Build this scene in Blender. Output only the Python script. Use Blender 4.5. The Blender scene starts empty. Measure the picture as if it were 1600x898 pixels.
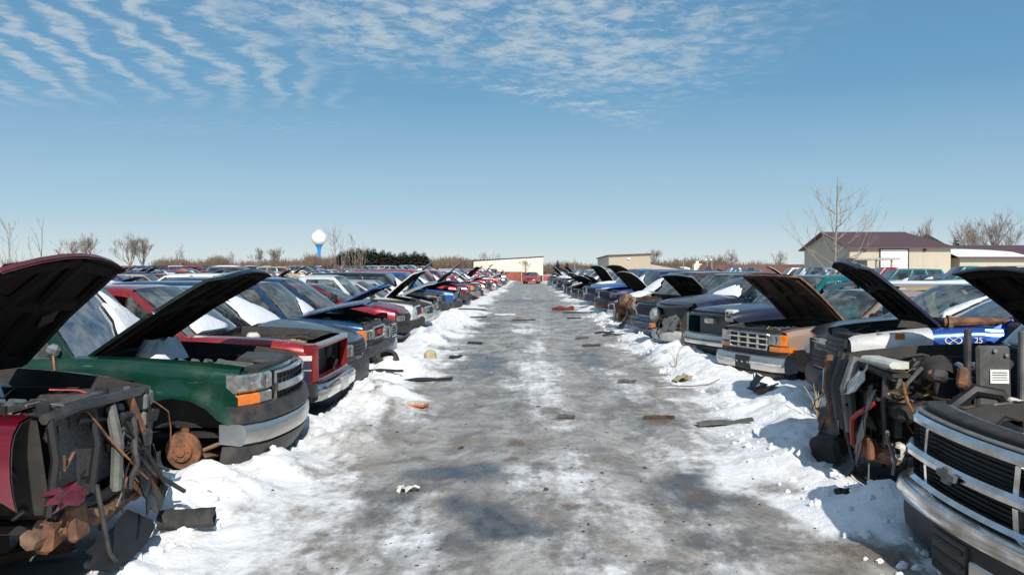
import bpy, bmesh, math, random
import numpy as np
from mathutils import Vector, Matrix, Euler
R = math.radians
SC = bpy.context.scene
COL = SC.collection
EYE = 1.7
FPX = 1330.0          # focal length in photograph pixels
VPX, HZ = 822.0, 421.0

def gp(px, py, z=0.0):
    """ground point seen at photograph pixel px, py"""
    Y = (EYE - z) * FPX / (py - HZ)
    return Vector(((px - VPX) / FPX * Y, Y, z))
def at(px, py, Y):
    return Vector(((px - VPX) / FPX * Y, Y, EYE - (py - HZ) / FPX * Y))

# ------------------------------------------------------------------ mesh builder
class MB:
    def __init__(s): s.v = []; s.f = []; s.m = []
    def add(s, vs, fs, mat, X=None):
        b = len(s.v)
        if X is not None: vs = [X @ Vector(p) for p in vs]
        s.v += [tuple(p) for p in vs]
        for f in fs:
            s.f.append(tuple(b + i for i in f)); s.m.append(mat)
    def merge(s, o, X=None):
        b = len(s.v)
        s.v += [tuple(X @ Vector(p)) if X is not None else p for p in o.v]
        s.f += [tuple(b + i for i in f) for f in o.f]; s.m += o.m
    def bx(s, x0, x1, y0, y1, z0, z1, mat, X=None):
        vs = [(x, y, z) for x in (x0, x1) for y in (y0, y1) for z in (z0, z1)]
        s.add(vs, [(0,1,3,2),(4,6,7,5),(0,4,5,1),(2,3,7,6),(0,2,6,4),(1,5,7,3)], mat, X)
    def box(s, c, d, mat, rot=(0,0,0), X=None, bev=0.0):
        T = Matrix.Translation(c) @ Euler([R(a) for a in rot]).to_matrix().to_4x4()
        if X is not None: T = X @ T
        a, b, c2 = d[0]/2, d[1]/2, d[2]/2
        if bev <= 0: s.bx(-a, a, -b, b, -c2, c2, mat, T); return
        e = min(bev, a*.8, b*.8, c2*.8); vs = []; fs = []
        for sx in (-1,1):
            for sy in (-1,1):
                for sz in (-1,1):
                    vs += [(sx*a, sy*(b-e), sz*(c2-e)), (sx*(a-e), sy*b, sz*(c2-e)), (sx*(a-e), sy*(b-e), sz*c2)]
        def I(sx, sy, sz, k): return (((sx>0)*2 + (sy>0))*2 + (sz>0))*3 + k
        for q in (-1,1):
            fs.append(tuple(I(q,y,z,0) for y,z in ((-1,-1),(1,-1),(1,1),(-1,1))))
            fs.append(tuple(I(x,q,z,1) for x,z in ((-1,-1),(1,-1),(1,1),(-1,1))))
            fs.append(tuple(I(x,y,q,2) for x,y in ((-1,-1),(1,-1),(1,1),(-1,1))))
        for i in (-1,1):
            for j in (-1,1):
                fs.append((I(i,j,-1,0),I(i,j,1,0),I(i,j,1,1),I(i,j,-1,1)))
                fs.append((I(i,-1,j,0),I(i,1,j,0),I(i,1,j,2),I(i,-1,j,2)))
                fs.append((I(-1,i,j,1),I(1,i,j,1),I(1,i,j,2),I(-1,i,j,2)))
                for k in (-1,1): fs.append((I(i,j,k,0),I(i,j,k,1),I(i,j,k,2)))
        s.add(vs, fs, mat, T)
    def tube(s, pts, r, mat, n=6, cap=True, X=None):
        pts = [Vector(p) for p in pts]; rs = r if isinstance(r, (list, tuple)) else [r]*len(pts)
        vs = []; fs = []; up = None
        for i, p in enumerate(pts):
            t = (pts[min(i+1, len(pts)-1)] - pts[max(i-1, 0)])
            t = t.normalized() if t.length > 1e-9 else Vector((0,0,1))
            if up is None: up = Vector((0,0,1)) if abs(t.z) < .9 else Vector((1,0,0))
            a = t.cross(up)
            if a.length < 1e-5: a = t.cross(Vector((0,1,0)))
            a.normalize(); b = a.cross(t); up = b
            for k in range(n):
                q = 2*math.pi*k/n
                vs.append(p + (a*math.cos(q) + b*math.sin(q))*rs[i])
        for i in range(len(pts)-1):
            for k in range(n):
                k2 = (k+1) % n
                fs.append((i*n+k, i*n+k2, (i+1)*n+k2, (i+1)*n+k))
        if cap: fs += [tuple(range(n-1,-1,-1)), tuple((len(pts)-1)*n+k for k in range(n))]
        s.add(vs, fs, mat, X)
    def grid(s, P, mat, X=None, flip=False):
        nr, nc = len(P), len(P[0]); vs = [p for row in P for p in row]
        fs = []
        for i in range(nr-1):
            for j in range(nc-1):
                q = (i*nc+j, i*nc+j+1, (i+1)*nc+j+1, (i+1)*nc+j)
                fs.append(q[::-1] if flip else q)
        s.add(vs, fs, mat, X)
    def loft(s, rings, mat, X=None, cap=True, closed=True):
        n = len(rings[0]); vs = [p for r_ in rings for p in r_]; fs = []
        for i in range(len(rings)-1):
            for k in range(n if closed else n-1):
                k2 = (k+1) % n
                fs.append((i*n+k, i*n+k2, (i+1)*n+k2, (i+1)*n+k))
        if cap: fs += [tuple(range(n-1,-1,-1)), tuple((len(rings)-1)*n+k for k in range(n))]
        s.add(vs, fs, mat, X)
    def lathe(s, prof, mat, n=20, X=None):
        """prof: (radius, height) along local z"""
        rings = [[(r*math.cos(2*math.pi*k/n), r*math.sin(2*math.pi*k/n), h) for k in range(n)] for r, h in prof]
        s.loft(rings, mat, X, cap=False)
    def prism(s, poly, y0, y1, mat, X=None):
        """polygon in (x,z) extruded along y"""
        s.loft([[(x, y0, z) for x, z in poly], [(x, y1, z) for x, z in poly]], mat, X)
    def build(s, name, parent=None, sharp=35, smooth=True, loc=None, rot=None, color=None):
        me = bpy.data.meshes.new(name)
        me.from_pydata(s.v, [], s.f)
        names = []
        for m in s.m:
            if m not in names: names.append(m)
        for m in names: me.materials.append(MAT[m])
        ix = {m: i for i, m in enumerate(names)}
        me.polygons.foreach_set('material_index', [ix[m] for m in s.m])
        bm = bmesh.new(); bm.from_mesh(me)
        bmesh.ops.recalc_face_normals(bm, faces=bm.faces)
        bm.to_mesh(me); bm.free()
        if smooth:
            me.polygons.foreach_set('use_smooth', [True]*len(me.polygons))
            me.set_sharp_from_angle(angle=R(sharp))
        me.update()
        o = bpy.data.objects.new(name, me); COL.objects.link(o)
        if parent is not None: o.parent = parent
        if loc is not None: o.location = loc
        if rot is not None: o.rotation_euler = rot
        if color is not None: o.color = (*color, 1)
        return o

def tag(o, label=None, cat=None, group=None, kind=None):
    for k, v in (('label', label), ('category', cat), ('group', group), ('kind', kind)):
        if v: o[k] = v
    return o
def empty(name, loc=(0,0,0), rz=0.0):
    o = bpy.data.objects.new(name, None); COL.objects.link(o)
    o.location = loc; o.rotation_euler = (0, 0, rz); o.empty_display_size = .2
    return o
def copy_tree(o, parent=None, color=None):
    kids = [c for c in o.children]
    c = o.copy(); COL.objects.link(c); c.parent = parent
    if color is not None: c.color = (*color, 1)
    for k in kids: copy_tree(k, c, color)
    return c

# ------------------------------------------------------------------ numpy noise
def vnoise(x, y, seed=0):
    xi = np.floor(x).astype(np.int64); yi = np.floor(y).astype(np.int64)
    fx, fy = x-xi, y-yi; fx = fx*fx*(3-2*fx); fy = fy*fy*(3-2*fy)
    def h(a, b):
        n = (a*374761393 + b*668265263 + seed*974711) & 0x7fffffff
        n = ((n ^ (n >> 13)) * 1274126177) & 0x7fffffff
        n = ((n ^ (n >> 16)) * 668265263) & 0x7fffffff
        return ((n >> 7) & 0xffff) / 65535.0
    return (h(xi,yi)*(1-fx)+h(xi+1,yi)*fx)*(1-fy) + (h(xi,yi+1)*(1-fx)+h(xi+1,yi+1)*fx)*fy
def fbm(x, y, seed=0, oct=4, g=.5):
    a, t, s = 1.0, 0, 0
    for i in range(oct):
        t = t + a*vnoise(x*2**i + 17.3*i, y*2**i + 9.1*i, seed+i); s += a; a *= g
    return t/s
def sstep(a, b, x):
    t = np.clip((x-a)/(b-a), 0, 1); return t*t*(3-2*t)

# ------------------------------------------------------------------ node helpers
class NT:
    def __init__(s, tree): s.t = tree; s.n = tree.nodes; s.l = tree.links
    def node(s, ty, **kw):
        n = s.n.new(ty)
        for k, v in kw.items(): setattr(n, k, v)
        return n
    def put(s, sock, v):
        if v is None: return
        if isinstance(v, bpy.types.NodeSocket): s.l.new(v, sock)
        elif isinstance(v, (tuple, list)) and len(v) == 3 and sock.type == 'RGBA': sock.default_value = (*v, 1)
        else: sock.default_value = v
    def m(s, op, a, b=None, c=None, clamp=False):
        n = s.node('ShaderNodeMath', operation=op); n.use_clamp = clamp
        for i, v in enumerate((a, b, c)): s.put(n.inputs[i], v)
        return n.outputs[0]
    def ss(s, x, a, b, lo=0.0, hi=1.0):
        n = s.node('ShaderNodeMapRange', interpolation_type='SMOOTHSTEP')
        s.put(n.inputs[0], x)
        for i, v in enumerate((a, b, lo, hi)): s.put(n.inputs[i+1], v)
        return n.outputs[0]
    def noise(s, vec, scale, detail=3, rough=.55, dist=0.0):
        n = s.node('ShaderNodeTexNoise')
        s.put(n.inputs['Vector'], vec); s.put(n.inputs['Scale'], scale); s.put(n.inputs['Detail'], detail)
        s.put(n.inputs['Roughness'], rough); s.put(n.inputs['Distortion'], dist)
        return n.outputs['Fac']
    def mix(s, f, a, b, blend='MIX'):
        n = s.node('ShaderNodeMix', data_type='RGBA', blend_type=blend)
        s.put(n.inputs[0], f); s.put(n.inputs[6], a); s.put(n.inputs[7], b)
        return n.outputs[2]
    def vec(s, v, sc=(1,1,1), loc=(0,0,0), rot=(0,0,0)):
        n = s.node('ShaderNodeMapping'); s.put(n.inputs[0], v)
        n.inputs[1].default_value = loc; n.inputs[2].default_value = rot; n.inputs[3].default_value = sc
        return n.outputs[0]
    def bump(s, h, strength=.3, dist=.02, normal=None):
        n = s.node('ShaderNodeBump'); s.put(n.inputs['Height'], h)
        n.inputs['Strength'].default_value = strength; n.inputs['Distance'].default_value = dist
        if normal is not None: s.put(n.inputs['Normal'], normal)
        return n.outputs[0]

MAT = {}
def newmat(name):
    m = bpy.data.materials.new(name); m.use_nodes = True
    m.node_tree.nodes.clear(); MAT[name] = m
    n = NT(m.node_tree); out = n.node('ShaderNodeOutputMaterial')
    return n, out
def pbsdf(n, out, **kw):
    b = n.node('ShaderNodeBsdfPrincipled')
    for k, v in kw.items(): n.put(b.inputs[k.replace('_', ' ')], v)
    n.l.new(b.outputs[0], out.inputs[0]); return b
def objco(n): return n.node('ShaderNodeTexCoord').outputs['Object']

def simple(name, col, rough=.6, metal=0.0, var=.35, scale=9.0, col2=None, bump=.0, coat=0.0, spec=None):
    n, out = newmat(name); co = objco(n)
    f = n.noise(co, scale, 4, .6)
    c2 = col2 if col2 is not None else tuple(min(1, c*(1-var)) for c in col)
    c = n.mix(n.ss(f, .35, .65), col, c2)
    kw = dict(Base_Color=c, Roughness=n.m('ADD', n.m('MULTIPLY', f, .25), rough-.12), Metallic=metal, Coat_Weight=coat)
    if spec is not None: kw['Specular_IOR_Level'] = spec
    if bump: kw['Normal'] = n.bump(n.noise(co, scale*5, 3), bump, .01)
    pbsdf(n, out, **kw)

def make_materials():
    # car paint: colour from the object, salt film and mud low down
    for nm, amt, metal in (('paint', .26, .45), ('paint_far', .25, .15)):
        n, out = newmat(nm); co = objco(n)
        oi = n.node('ShaderNodeObjectInfo').outputs['Color']
        f = n.noise(co, 2.6, 5, .65); f2 = n.noise(n.vec(co, (1.2,1.2,.35)), 22, 3, .6)
        sep = n.node('ShaderNodeSeparateXYZ'); n.l.new(co, sep.inputs[0])
        low = n.ss(sep.outputs[2], .85, .25)
        d = n.m('MULTIPLY', n.ss(f, .38, .72), amt)
        d = n.m('ADD', d, n.m('MULTIPLY', low, n.m('MULTIPLY', n.ss(f2, .2, .7), .45)))
        d = n.m('ADD', d, n.m('MULTIPLY', n.ss(f2, .62, .75), .10), clamp=True)
        c = n.mix(n.m('MULTIPLY', d, .36), oi, (.27,.255,.235))
        rs = n.m('MULTIPLY', n.ss(n.noise(co, 6.5, 6, .7), .60, .66), n.ss(sep.outputs[2], 1.0, .45)); c = n.mix(n.m('MULTIPLY', rs, .8), c, (.16,.065,.03)); d = n.m('MAXIMUM', d, rs)
        sc_ = n.ss(n.noise(n.vec(co, (1.2,1,14), rot=(0,.25,.1)), 3.2, 3, .6), .70, .73); c = n.mix(n.m('MULTIPLY', sc_, .35), c, (.42,.41,.39))
        pbsdf(n, out, Base_Color=c, Metallic=metal, Roughness=n.m('ADD', n.m('MULTIPLY', d, .40), .20),
              Coat_Weight=n.m('SUBTRACT', .75, n.m('MULTIPLY', d, .7), clamp=True), Coat_Roughness=.09)
    # plain paint of a fixed colour for trim that differs from its car
    for nm, c in (('paint_white', (.72,.72,.70)), ('paint_red', (.42,.02,.025)), ('paint_navy', (.015,.02,.05)), ('paint_blue', (.015,.07,.42)), ('paint_darkblue', (.012,.035,.22)), ('paint_teal', (.0,.30,.27))):
        simple(nm, c, .34, .1, .25, 7, coat=.5)
    simple('chrome', (.80,.80,.80), .16, 1.0, .45, 5, col2=(.55,.53,.50))
    simple('chrome_worn', (.62,.62,.61), .30, .9, .4, 8, col2=(.66,.64,.60))
    simple('steel', (.42,.42,.42), .42, .85, .5, 9)
    simple('alloy', (.34,.34,.33), .45, .6, .55, 10)
    simple('rust', (.26,.115,.055), .88, .0, .5, 8, col2=(.11,.055,.035), bump=.5)
    simple('rust_pale', (.25,.155,.095), .85, .1, .4, 11, col2=(.13,.068,.04), bump=.4)
    simple('black', (.018,.018,.019), .55, 0, .3, 7)
    simple('bay_dark', (.018,.017,.016), .8, 0, .5, 6, col2=(.040,.035,.03))
    simple('well_dark', (.022,.020,.019), .95, 0, .3, 4)
    simple('plastic_grey', (.026,.026,.027), .5, 0, .3, 8, col2=(.065,.058,.052))
    simple('plastic_pale', (.17,.17,.165), .6, 0, .4, 6)
    simple('rubber', (.022,.022,.022), .85, 0, .2, 14, col2=(.05,.047,.044), bump=.3)
    simple('liner', (.008,.0075,.007), .95, 0, .4, 3.5, col2=(.020,.014,.011), bump=.8, spec=.15)
    simple('liner_rust', (.014,.010,.009), .9, 0, .5, 3, col2=(.055,.027,.017), bump=.6)
    simple('dull_red', (.20,.035,.03), .6, 0, .5, 6)
    simple('white_plastic', (.62,.61,.57), .5, 0, .2, 6, col2=(.48,.46,.40))
    simple('paper_label', (.75,.75,.72), .7, 0, .1, 8)
    simple('panel_primer', (.20,.21,.19), .6, .15, .45, 5)
    simple('orange', (.85,.22,.02), .25, 0, .25, 14, coat=.8)
    simple('red_lens', (.45,.015,.01), .2, 0, .25, 14, coat=.8)
    simple('lamp', (.42,.43,.42), .12, .55, .45, 22, col2=(.25,.26,.25), coat=1.0)
    simple('seat', (.10,.095,.09), .95, 0, .3, 6)
    simple('seat_tan', (.28,.22,.16), .95, 0, .3, 6)
    simple('copper', (.45,.20,.08), .5, .6, .4, 12)
    simple('wire_red', (.4,.03,.02), .5); simple('wire_yellow', (.6,.45,.05), .5); simple('wire_blue', (.04,.12,.45), .5)
    simple('tan_paint', (.44,.27,.17), .45, .25, .25, 4)
    simple('gold_decal', (.42,.32,.10), .5, .2)
    simple('letter_red', (.55,.02,.03), .35); simple('chalk', (.8,.82,.85), .8)
    simple('fins', (.17,.17,.165), .6, .5, .4, 60)
    # glass of near cars
    n, out = newmat('glass'); co = objco(n)
    tr = n.node('ShaderNodeBsdfTransparent'); tr.inputs[0].default_value = (.60,.70,.66,1)
    gl = n.node('ShaderNodeBsdfGlossy'); gl.inputs['Roughness'].default_value = .04; gl.inputs[0].default_value = (.9,.95,1,1)
    df = n.node('ShaderNodeBsdfDiffuse'); df.inputs[0].default_value = (.45,.45,.43,1)
    fr = n.node('ShaderNodeFresnel'); fr.inputs[0].default_value = 1.5
    m1 = n.node('ShaderNodeMixShader'); n.l.new(n.m('MINIMUM', n.m('ADD', n.m('MULTIPLY', fr.outputs[0], .85), .02), .42), m1.inputs[0]); n.l.new(tr.outputs[0], m1.inputs[1]); n.l.new(gl.outputs[0], m1.inputs[2])
    m2 = n.node('ShaderNodeMixShader'); n.l.new(n.m('MULTIPLY', n.ss(n.noise(co, 3.5, 5, .65), .35, .8), .35), m2.inputs[0]); n.l.new(m1.outputs[0], m2.inputs[1]); n.l.new(df.outputs[0], m2.inputs[2])
    n.l.new(m2.outputs[0], out.inputs[0])
    n, out = newmat('glass_dark'); co = objco(n)
    f = n.noise(co, 2.2, 3)
    pbsdf(n, out, Base_Color=n.mix(n.ss(f,.4,.7), (.012,.018,.020), (.07,.085,.085)), Roughness=.09, Specular_IOR_Level=.7, Coat_Weight=.6)
    # snow on cars
    n, out = newmat('snow_cap'); co = objco(n)
    pbsdf(n, out, Base_Color=n.mix(n.noise(co, 5, 4), (.84,.86,.88), (.70,.71,.73)), Roughness=.75,
          Normal=n.bump(n.noise(co, 14, 5, .6), .6, .03))
    # trees
    simple('bark_pale', (.30,.26,.21), .9, 0, .3, 6, col2=(.19,.155,.12))
    simple('bark', (.15,.115,.09), .9, 0, .3, 3, col2=(.22,.17,.14))
    simple('twig', (.19,.145,.115), .9, 0, .3, .6, col2=(.13,.095,.075))
    simple('brush', (.17,.12,.085), .95, 0, .3, .25, col2=(.11,.08,.055))
    simple('needles', (.026,.040,.020), .9, 0, .3, .5, col2=(.045,.042,.026))
    simple('paint_darkgreen', (.004,.016,.013), .3, .3, .3, 5, coat=.6)
    simple('dry_weed', (.42,.33,.20), .9)
    # buildings
    def metal_wall(name, c, rib=3.0):
        n, out = newmat(name); co = objco(n)
        f = n.noise(co, .35, 4); f2 = n.noise(n.vec(co, (1,1,.12)), 2.5, 4)
        col = n.mix(n.m('MULTIPLY', n.ss(f2, .45, .75), .25), n.mix(f, c, tuple(x*.88 for x in c)), tuple(x*.6 for x in c))
        w = n.node('ShaderNodeTexWave', wave_type='BANDS', bands_direction='X'); n.put(w.inputs['Vector'], co); w.inputs['Scale'].default_value = rib
        pbsdf(n, out, Base_Color=col, Roughness=.6, Normal=n.bump(w.outputs['Fac'], .35, .03))
    metal_wall('siding_cream', (.80,.745,.62), 1.0)
    metal_wall('siding_tan', (.42,.35,.265), 1.0)
    metal_wall('siding_beige', (.50,.44,.33), 1.6)
    metal_wall('roof_brown', (.105,.055,.058), 2.0)
    simple('door_white', (.82,.81,.76), .5, 0, .05); simple('trim_dark', (.07,.045,.04), .6)
    simple('fence_red', (.30,.075,.055), .85, 0, .35, .5, col2=(.38,.115,.085))
    simple('fence_post', (.52,.42,.34), .85)
    simple('brick_far', (.28,.14,.115), .9, 0, .25, .3)
    simple('tower_white', (.86,.85,.83), .45, 0, .06, .1); simple('tower_blue', (.025,.24,.60), .45, 0, .15, .1)
    simple('pole_grey', (.30,.28,.26), .8); simple('concrete', (.45,.43,.40), .9)
    simple('dash', (.035,.035,.037), .7)
    simple('foam_tan', (.50,.42,.26), .95); simple('leather_grey', (.085,.085,.082), .8)
    simple('filter_orange', (.62,.16,.04), .6); simple('filter_paper', (.75,.72,.62), .9)
    simple('vinyl_green', (.11,.115,.10), .55, 0, .4, 6)
    simple('tent_navy', (.02,.03,.075), .7)
make_materials()
EXPO = 0.0; SKY_STR = .085; SKY0 = (8.0,9.2,9.7); SKY1 = (4.7,7.0,8.8); SKY2 = (1.75,4.3,6.8); SKY3 = (.82,2.4,4.8); CLOUD = (6.1,7.1,7.8)
# ------------------------------------------------------------------ camera, light, sky
cam = bpy.data.objects.new('camera', bpy.data.cameras.new('camera')); COL.objects.link(cam)
cam.data.sensor_width = 36; cam.data.lens = 36*FPX/1600
cam.data.clip_end = 4000; cam.data.clip_start = .05
cam.location = (0, 0, EYE)
cam.rotation_euler = (R(90) - math.atan((449-HZ)/FPX), 0, math.atan((VPX-800)/FPX))
SC.camera = cam
SUN_EL = R(35); SUN_AZ = R(166)      # clockwise from +Y: behind the camera, a little to the right
sd = Vector((math.sin(SUN_AZ)*math.cos(SUN_EL), math.cos(SUN_AZ)*math.cos(SUN_EL), math.sin(SUN_EL)))
sun = bpy.data.objects.new('sun', bpy.data.lights.new('sun', 'SUN')); COL.objects.link(sun)
sun.data.energy = 4.9; sun.data.angle = R(.5); sun.data.color = (1, .95, .87)
sun.rotation_euler = sd.to_track_quat('Z', 'Y').to_euler(); sun.location = (20, -30, 40)
SC.view_settings.view_transform = 'Standard'; SC.view_settings.look = 'None'
SC.view_settings.exposure = EXPO; SC.view_settings.gamma = 1; SC.view_settings.use_curve_mapping = False
SC.render.engine = 'CYCLES'
SC.cycles.max_bounces = 6; SC.cycles.transparent_max_bounces = 10; SC.cycles.use_denoising = True
SC.cycles.caustics_reflective = False; SC.cycles.caustics_refractive = False

w = bpy.data.worlds.new('World'); SC.world = w; w.use_nodes = True
w.node_tree.nodes.clear(); n = NT(w.node_tree)
out = n.node('ShaderNodeOutputWorld'); bg = n.node('ShaderNodeBackground')
n.l.new(bg.outputs[0], out.inputs[0]); bg.inputs[1].default_value = SKY_STR
sky = n.node('ShaderNodeTexSky', sky_type='NISHITA'); sky.sun_disc = False
sky.sun_elevation = SUN_EL; sky.sun_rotation = SUN_AZ; sky.air_density = 1.0; sky.dust_density = .3; sky.ozone_density = 1.6
co = n.node('ShaderNodeTexCoord').outputs['Generated']
sp = n.node('ShaderNodeSeparateXYZ'); n.l.new(co, sp.inputs[0])
zz = n.m('MAXIMUM', sp.outputs[2], .015)
u = n.m('DIVIDE', sp.outputs[0], zz); v = n.m('DIVIDE', sp.outputs[1], zz)
cb = n.node('ShaderNodeCombineXYZ'); n.l.new(u, cb.inputs[0]); n.l.new(v, cb.inputs[1]); P = cb.outputs[0]
# patches of altocumulus: streets on the left, puffs in the middle, a tail to the right, faint streaks lower down
warp = n.m('ADD', n.m('MULTIPLY', n.m('SUBTRACT', n.noise(P, 1.1, 3), .5), .8), n.m('MULTIPLY', n.m('SUBTRACT', n.noise(P, 4.5, 3), .5), .16))
uw = n.m('ADD', n.m('ADD', u, n.m('MULTIPLY', v, .22)), warp)
streets = n.m('ADD', n.m('MULTIPLY', n.m('SINE', n.m('MULTIPLY', uw, 27.0)), .5), .5)
fine = n.noise(n.vec(P, (1, .85, 1)), 12.0, 7, .66, .4)
puff = n.node('ShaderNodeTexVoronoi', feature='SMOOTH_F1'); n.put(puff.inputs['Vector'], n.vec(P, (1,.75,1))); puff.inputs['Scale'].default_value = 8.0
n.put(puff.inputs['Smoothness'], .6)
puffs = n.m('SUBTRACT', 1.0, n.m('MULTIPLY', puff.outputs['Distance'], 1.35))
big = n.noise(P, .9, 3, .5)
a_left = n.m('MULTIPLY', n.ss(u, -.75, -1.35), n.ss(n.m('ADD', v, n.m('MULTIPLY', big, 1.6)), 6.3, 4.9))
d1 = n.m('MULTIPLY', n.ss(n.m('ADD', n.m('MULTIPLY', streets, .38), n.m('MULTIPLY', fine, 1.05)), .58, 1.02), a_left)
a_mid = n.m('MULTIPLY', n.m('MULTIPLY', n.ss(u, -1.6, -.75), n.ss(u, 1.5, .45)), n.ss(n.m('ADD', n.m('SUBTRACT', v, n.m('MULTIPLY', u, .55)), n.m('MULTIPLY', big, 1.3)), 6.0, 4.5))
d2 = n.m('MULTIPLY', n.ss(n.m('ADD', n.m('ADD', n.m('MULTIPLY', puffs, .25), n.m('MULTIPLY', fine, .85)), n.m('MULTIPLY', a_mid, .12)), .47, .80), a_mid)
tl = n.m('ABSOLUTE', n.m('SUBTRACT', n.m('SUBTRACT', v, n.m('MULTIPLY', u, 1.25)), 4.75))
a_tail = n.m('MULTIPLY', n.m('MULTIPLY', n.ss(u, -.75, -.1), n.ss(u, 1.1, .55)), n.ss(tl, .55, .1))
d3 = n.m('MULTIPLY', n.ss(n.m('ADD', n.m('MULTIPLY', puffs, .22), n.m('MULTIPLY', fine, .85)), .41, .74), a_tail)
a_low = n.m('MULTIPLY', n.m('MULTIPLY', n.ss(u, -3.6, -2.6), n.ss(u, -.6, -1.6)), n.m('MULTIPLY', n.ss(v, 5.4, 5.9), n.ss(v, 6.6, 6.1)))
d4 = n.m('MULTIPLY', n.m('MULTIPLY', n.ss(fine, .45, .8), a_low), .55)
streak = n.noise(n.vec(P, (.09, .55, 1)), 3.0, 4, .55)
a_str = n.m('MULTIPLY', n.ss(v, 8.0, 11.0), n.ss(v, 60, 16))
d5 = n.m('MULTIPLY', n.m('MULTIPLY', n.ss(streak, .52, .75), a_str), .38)
dens = n.m('MULTIPLY', n.m('MAXIMUM', n.m('MAXIMUM', d1, d2), n.m('MAXIMUM', n.m('MAXIMUM', d3, d4), d5)), .74, clamp=True)
ramp = n.node('ShaderNodeValToRGB'); n.l.new(n.m('MULTIPLY', sp.outputs[2], 2.2), ramp.inputs[0])
cr = ramp.color_ramp; cr.elements[0].position = 0; cr.elements[0].color = (*SKY0, 1); cr.elements[1].position = 1; cr.elements[1].color = (*SKY3, 1)
for p_, c_ in ((.13, SKY1), (.44, SKY2)):
    e_ = cr.elements.new(p_); e_.color = (*c_, 1)
skyc = n.mix(.85, sky.outputs[0], ramp.outputs[0])
hs = n.node('ShaderNodeHueSaturation'); hs.inputs['Saturation'].default_value = 1.0; n.l.new(skyc, hs.inputs['Color'])
n.l.new(n.mix(dens, hs.outputs[0], CLOUD), bg.inputs[0])

# ------------------------------------------------------------------ ground: one sheet to the horizon
PILES = []
for _px, _py, _sx, _sy, _a in ((330,785,.34,.36,.13),(420,740,.34,.4,.14),(215,815,.38,.26,.10),(600,630,.42,.8,.20),(545,690,.35,.5,.14),(640,580,.4,.9,.20),(1390,800,.22,.4,.10),(1075,560,.7,1.1,.18),(700,503,.6,1.6,.28),(668,530,.5,1.2,.2),(1230,640,.3,.6,.12)):
    _p = gp(_px, _py); PILES.append((_p.x, _p.y, _sx, _sy, _a))
FOOT = []       # (nose x, nose y, rotation, half width, length) of cars that keep snow off the ground below them
def ground_height(X, Y, foot=True):
    aX = np.abs(X)
    wob = (fbm(Y*.45, Y*0+3.1, 5, 3)-.5)*.9
    wob2 = (fbm(Y*.5, Y*0+8.7, 6, 3)-.5)*.9
    el = 1.75 + wob; er = 1.95 + wob2 + .35*sstep(8, 14, Y)
    e = np.where(X < 0, el, er)
    ramp = sstep(0, 1, (aX - e + .15)/.75)
    lump = fbm(X*1.7, Y*1.7, 11, 4, .55); lump2 = fbm(X*5, Y*5, 21, 3)
    fade = sstep(60, 25, np.hypot(X, Y))
    ridge = np.exp(-((aX-e-.55)/.38)**2)*sstep(.42, .75, fbm(X*.9+4, Y*.9, 31, 2))
    h = ramp*(.05 + .15*np.clip(lump-.25, 0, 1) + .13*(lump2-.5)*fade + .05*(fbm(X*9.5, Y*9.5, 25, 2)-.5)*sstep(30, 12, Y)) + ridge*.09*fade
    h += (1-ramp)*(.030*(fbm(X*1.6, Y*.9, 41, 4)-.5) + .02*(lump2-.5))*fade
    rut = np.exp(-((X+.80+.12*np.sin(Y*.35))/.32)**2) + np.exp(-((X-1.05-.1*np.sin(Y*.3+1))/.34)**2)
    h -= .022*rut*fade
    if foot:
        for nx, ny, rz, hw, L in FOOT:
            c, s_ = math.cos(rz), math.sin(rz)
            lx = (X-nx)*c + (Y-ny)*s_; ly = -(X-nx)*s_ + (Y-ny)*c
            ins = sstep(.12, -.22, lx)*sstep(-L-.2, -L+.2, lx)*sstep(hw+.06, hw-.2, np.abs(ly))
            h = h*(1-.88*ins) - .03*ins
    for qx, qy, sx, sy, a in PILES:
        g = np.exp(-(((X-qx)/sx)**2 + ((Y-qy)/sy)**2)**1.3)
        h = h + g*a*(.35 + 1.15*fbm(X*3.1, Y*3.1, 91, 4)) + g*.06*(fbm(X*8, Y*8, 95, 3)-.5)
    # the field rises very gently behind the rows
    d = np.hypot(X, Y)
    h += np.where(X < -8, .006*np.clip(Y-35, 0, 130), 0)*sstep(-8, -20, X)
    return h
def gz(x, y): return float(ground_height(np.array([float(x)]), np.array([float(y)]))[0])

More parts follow.
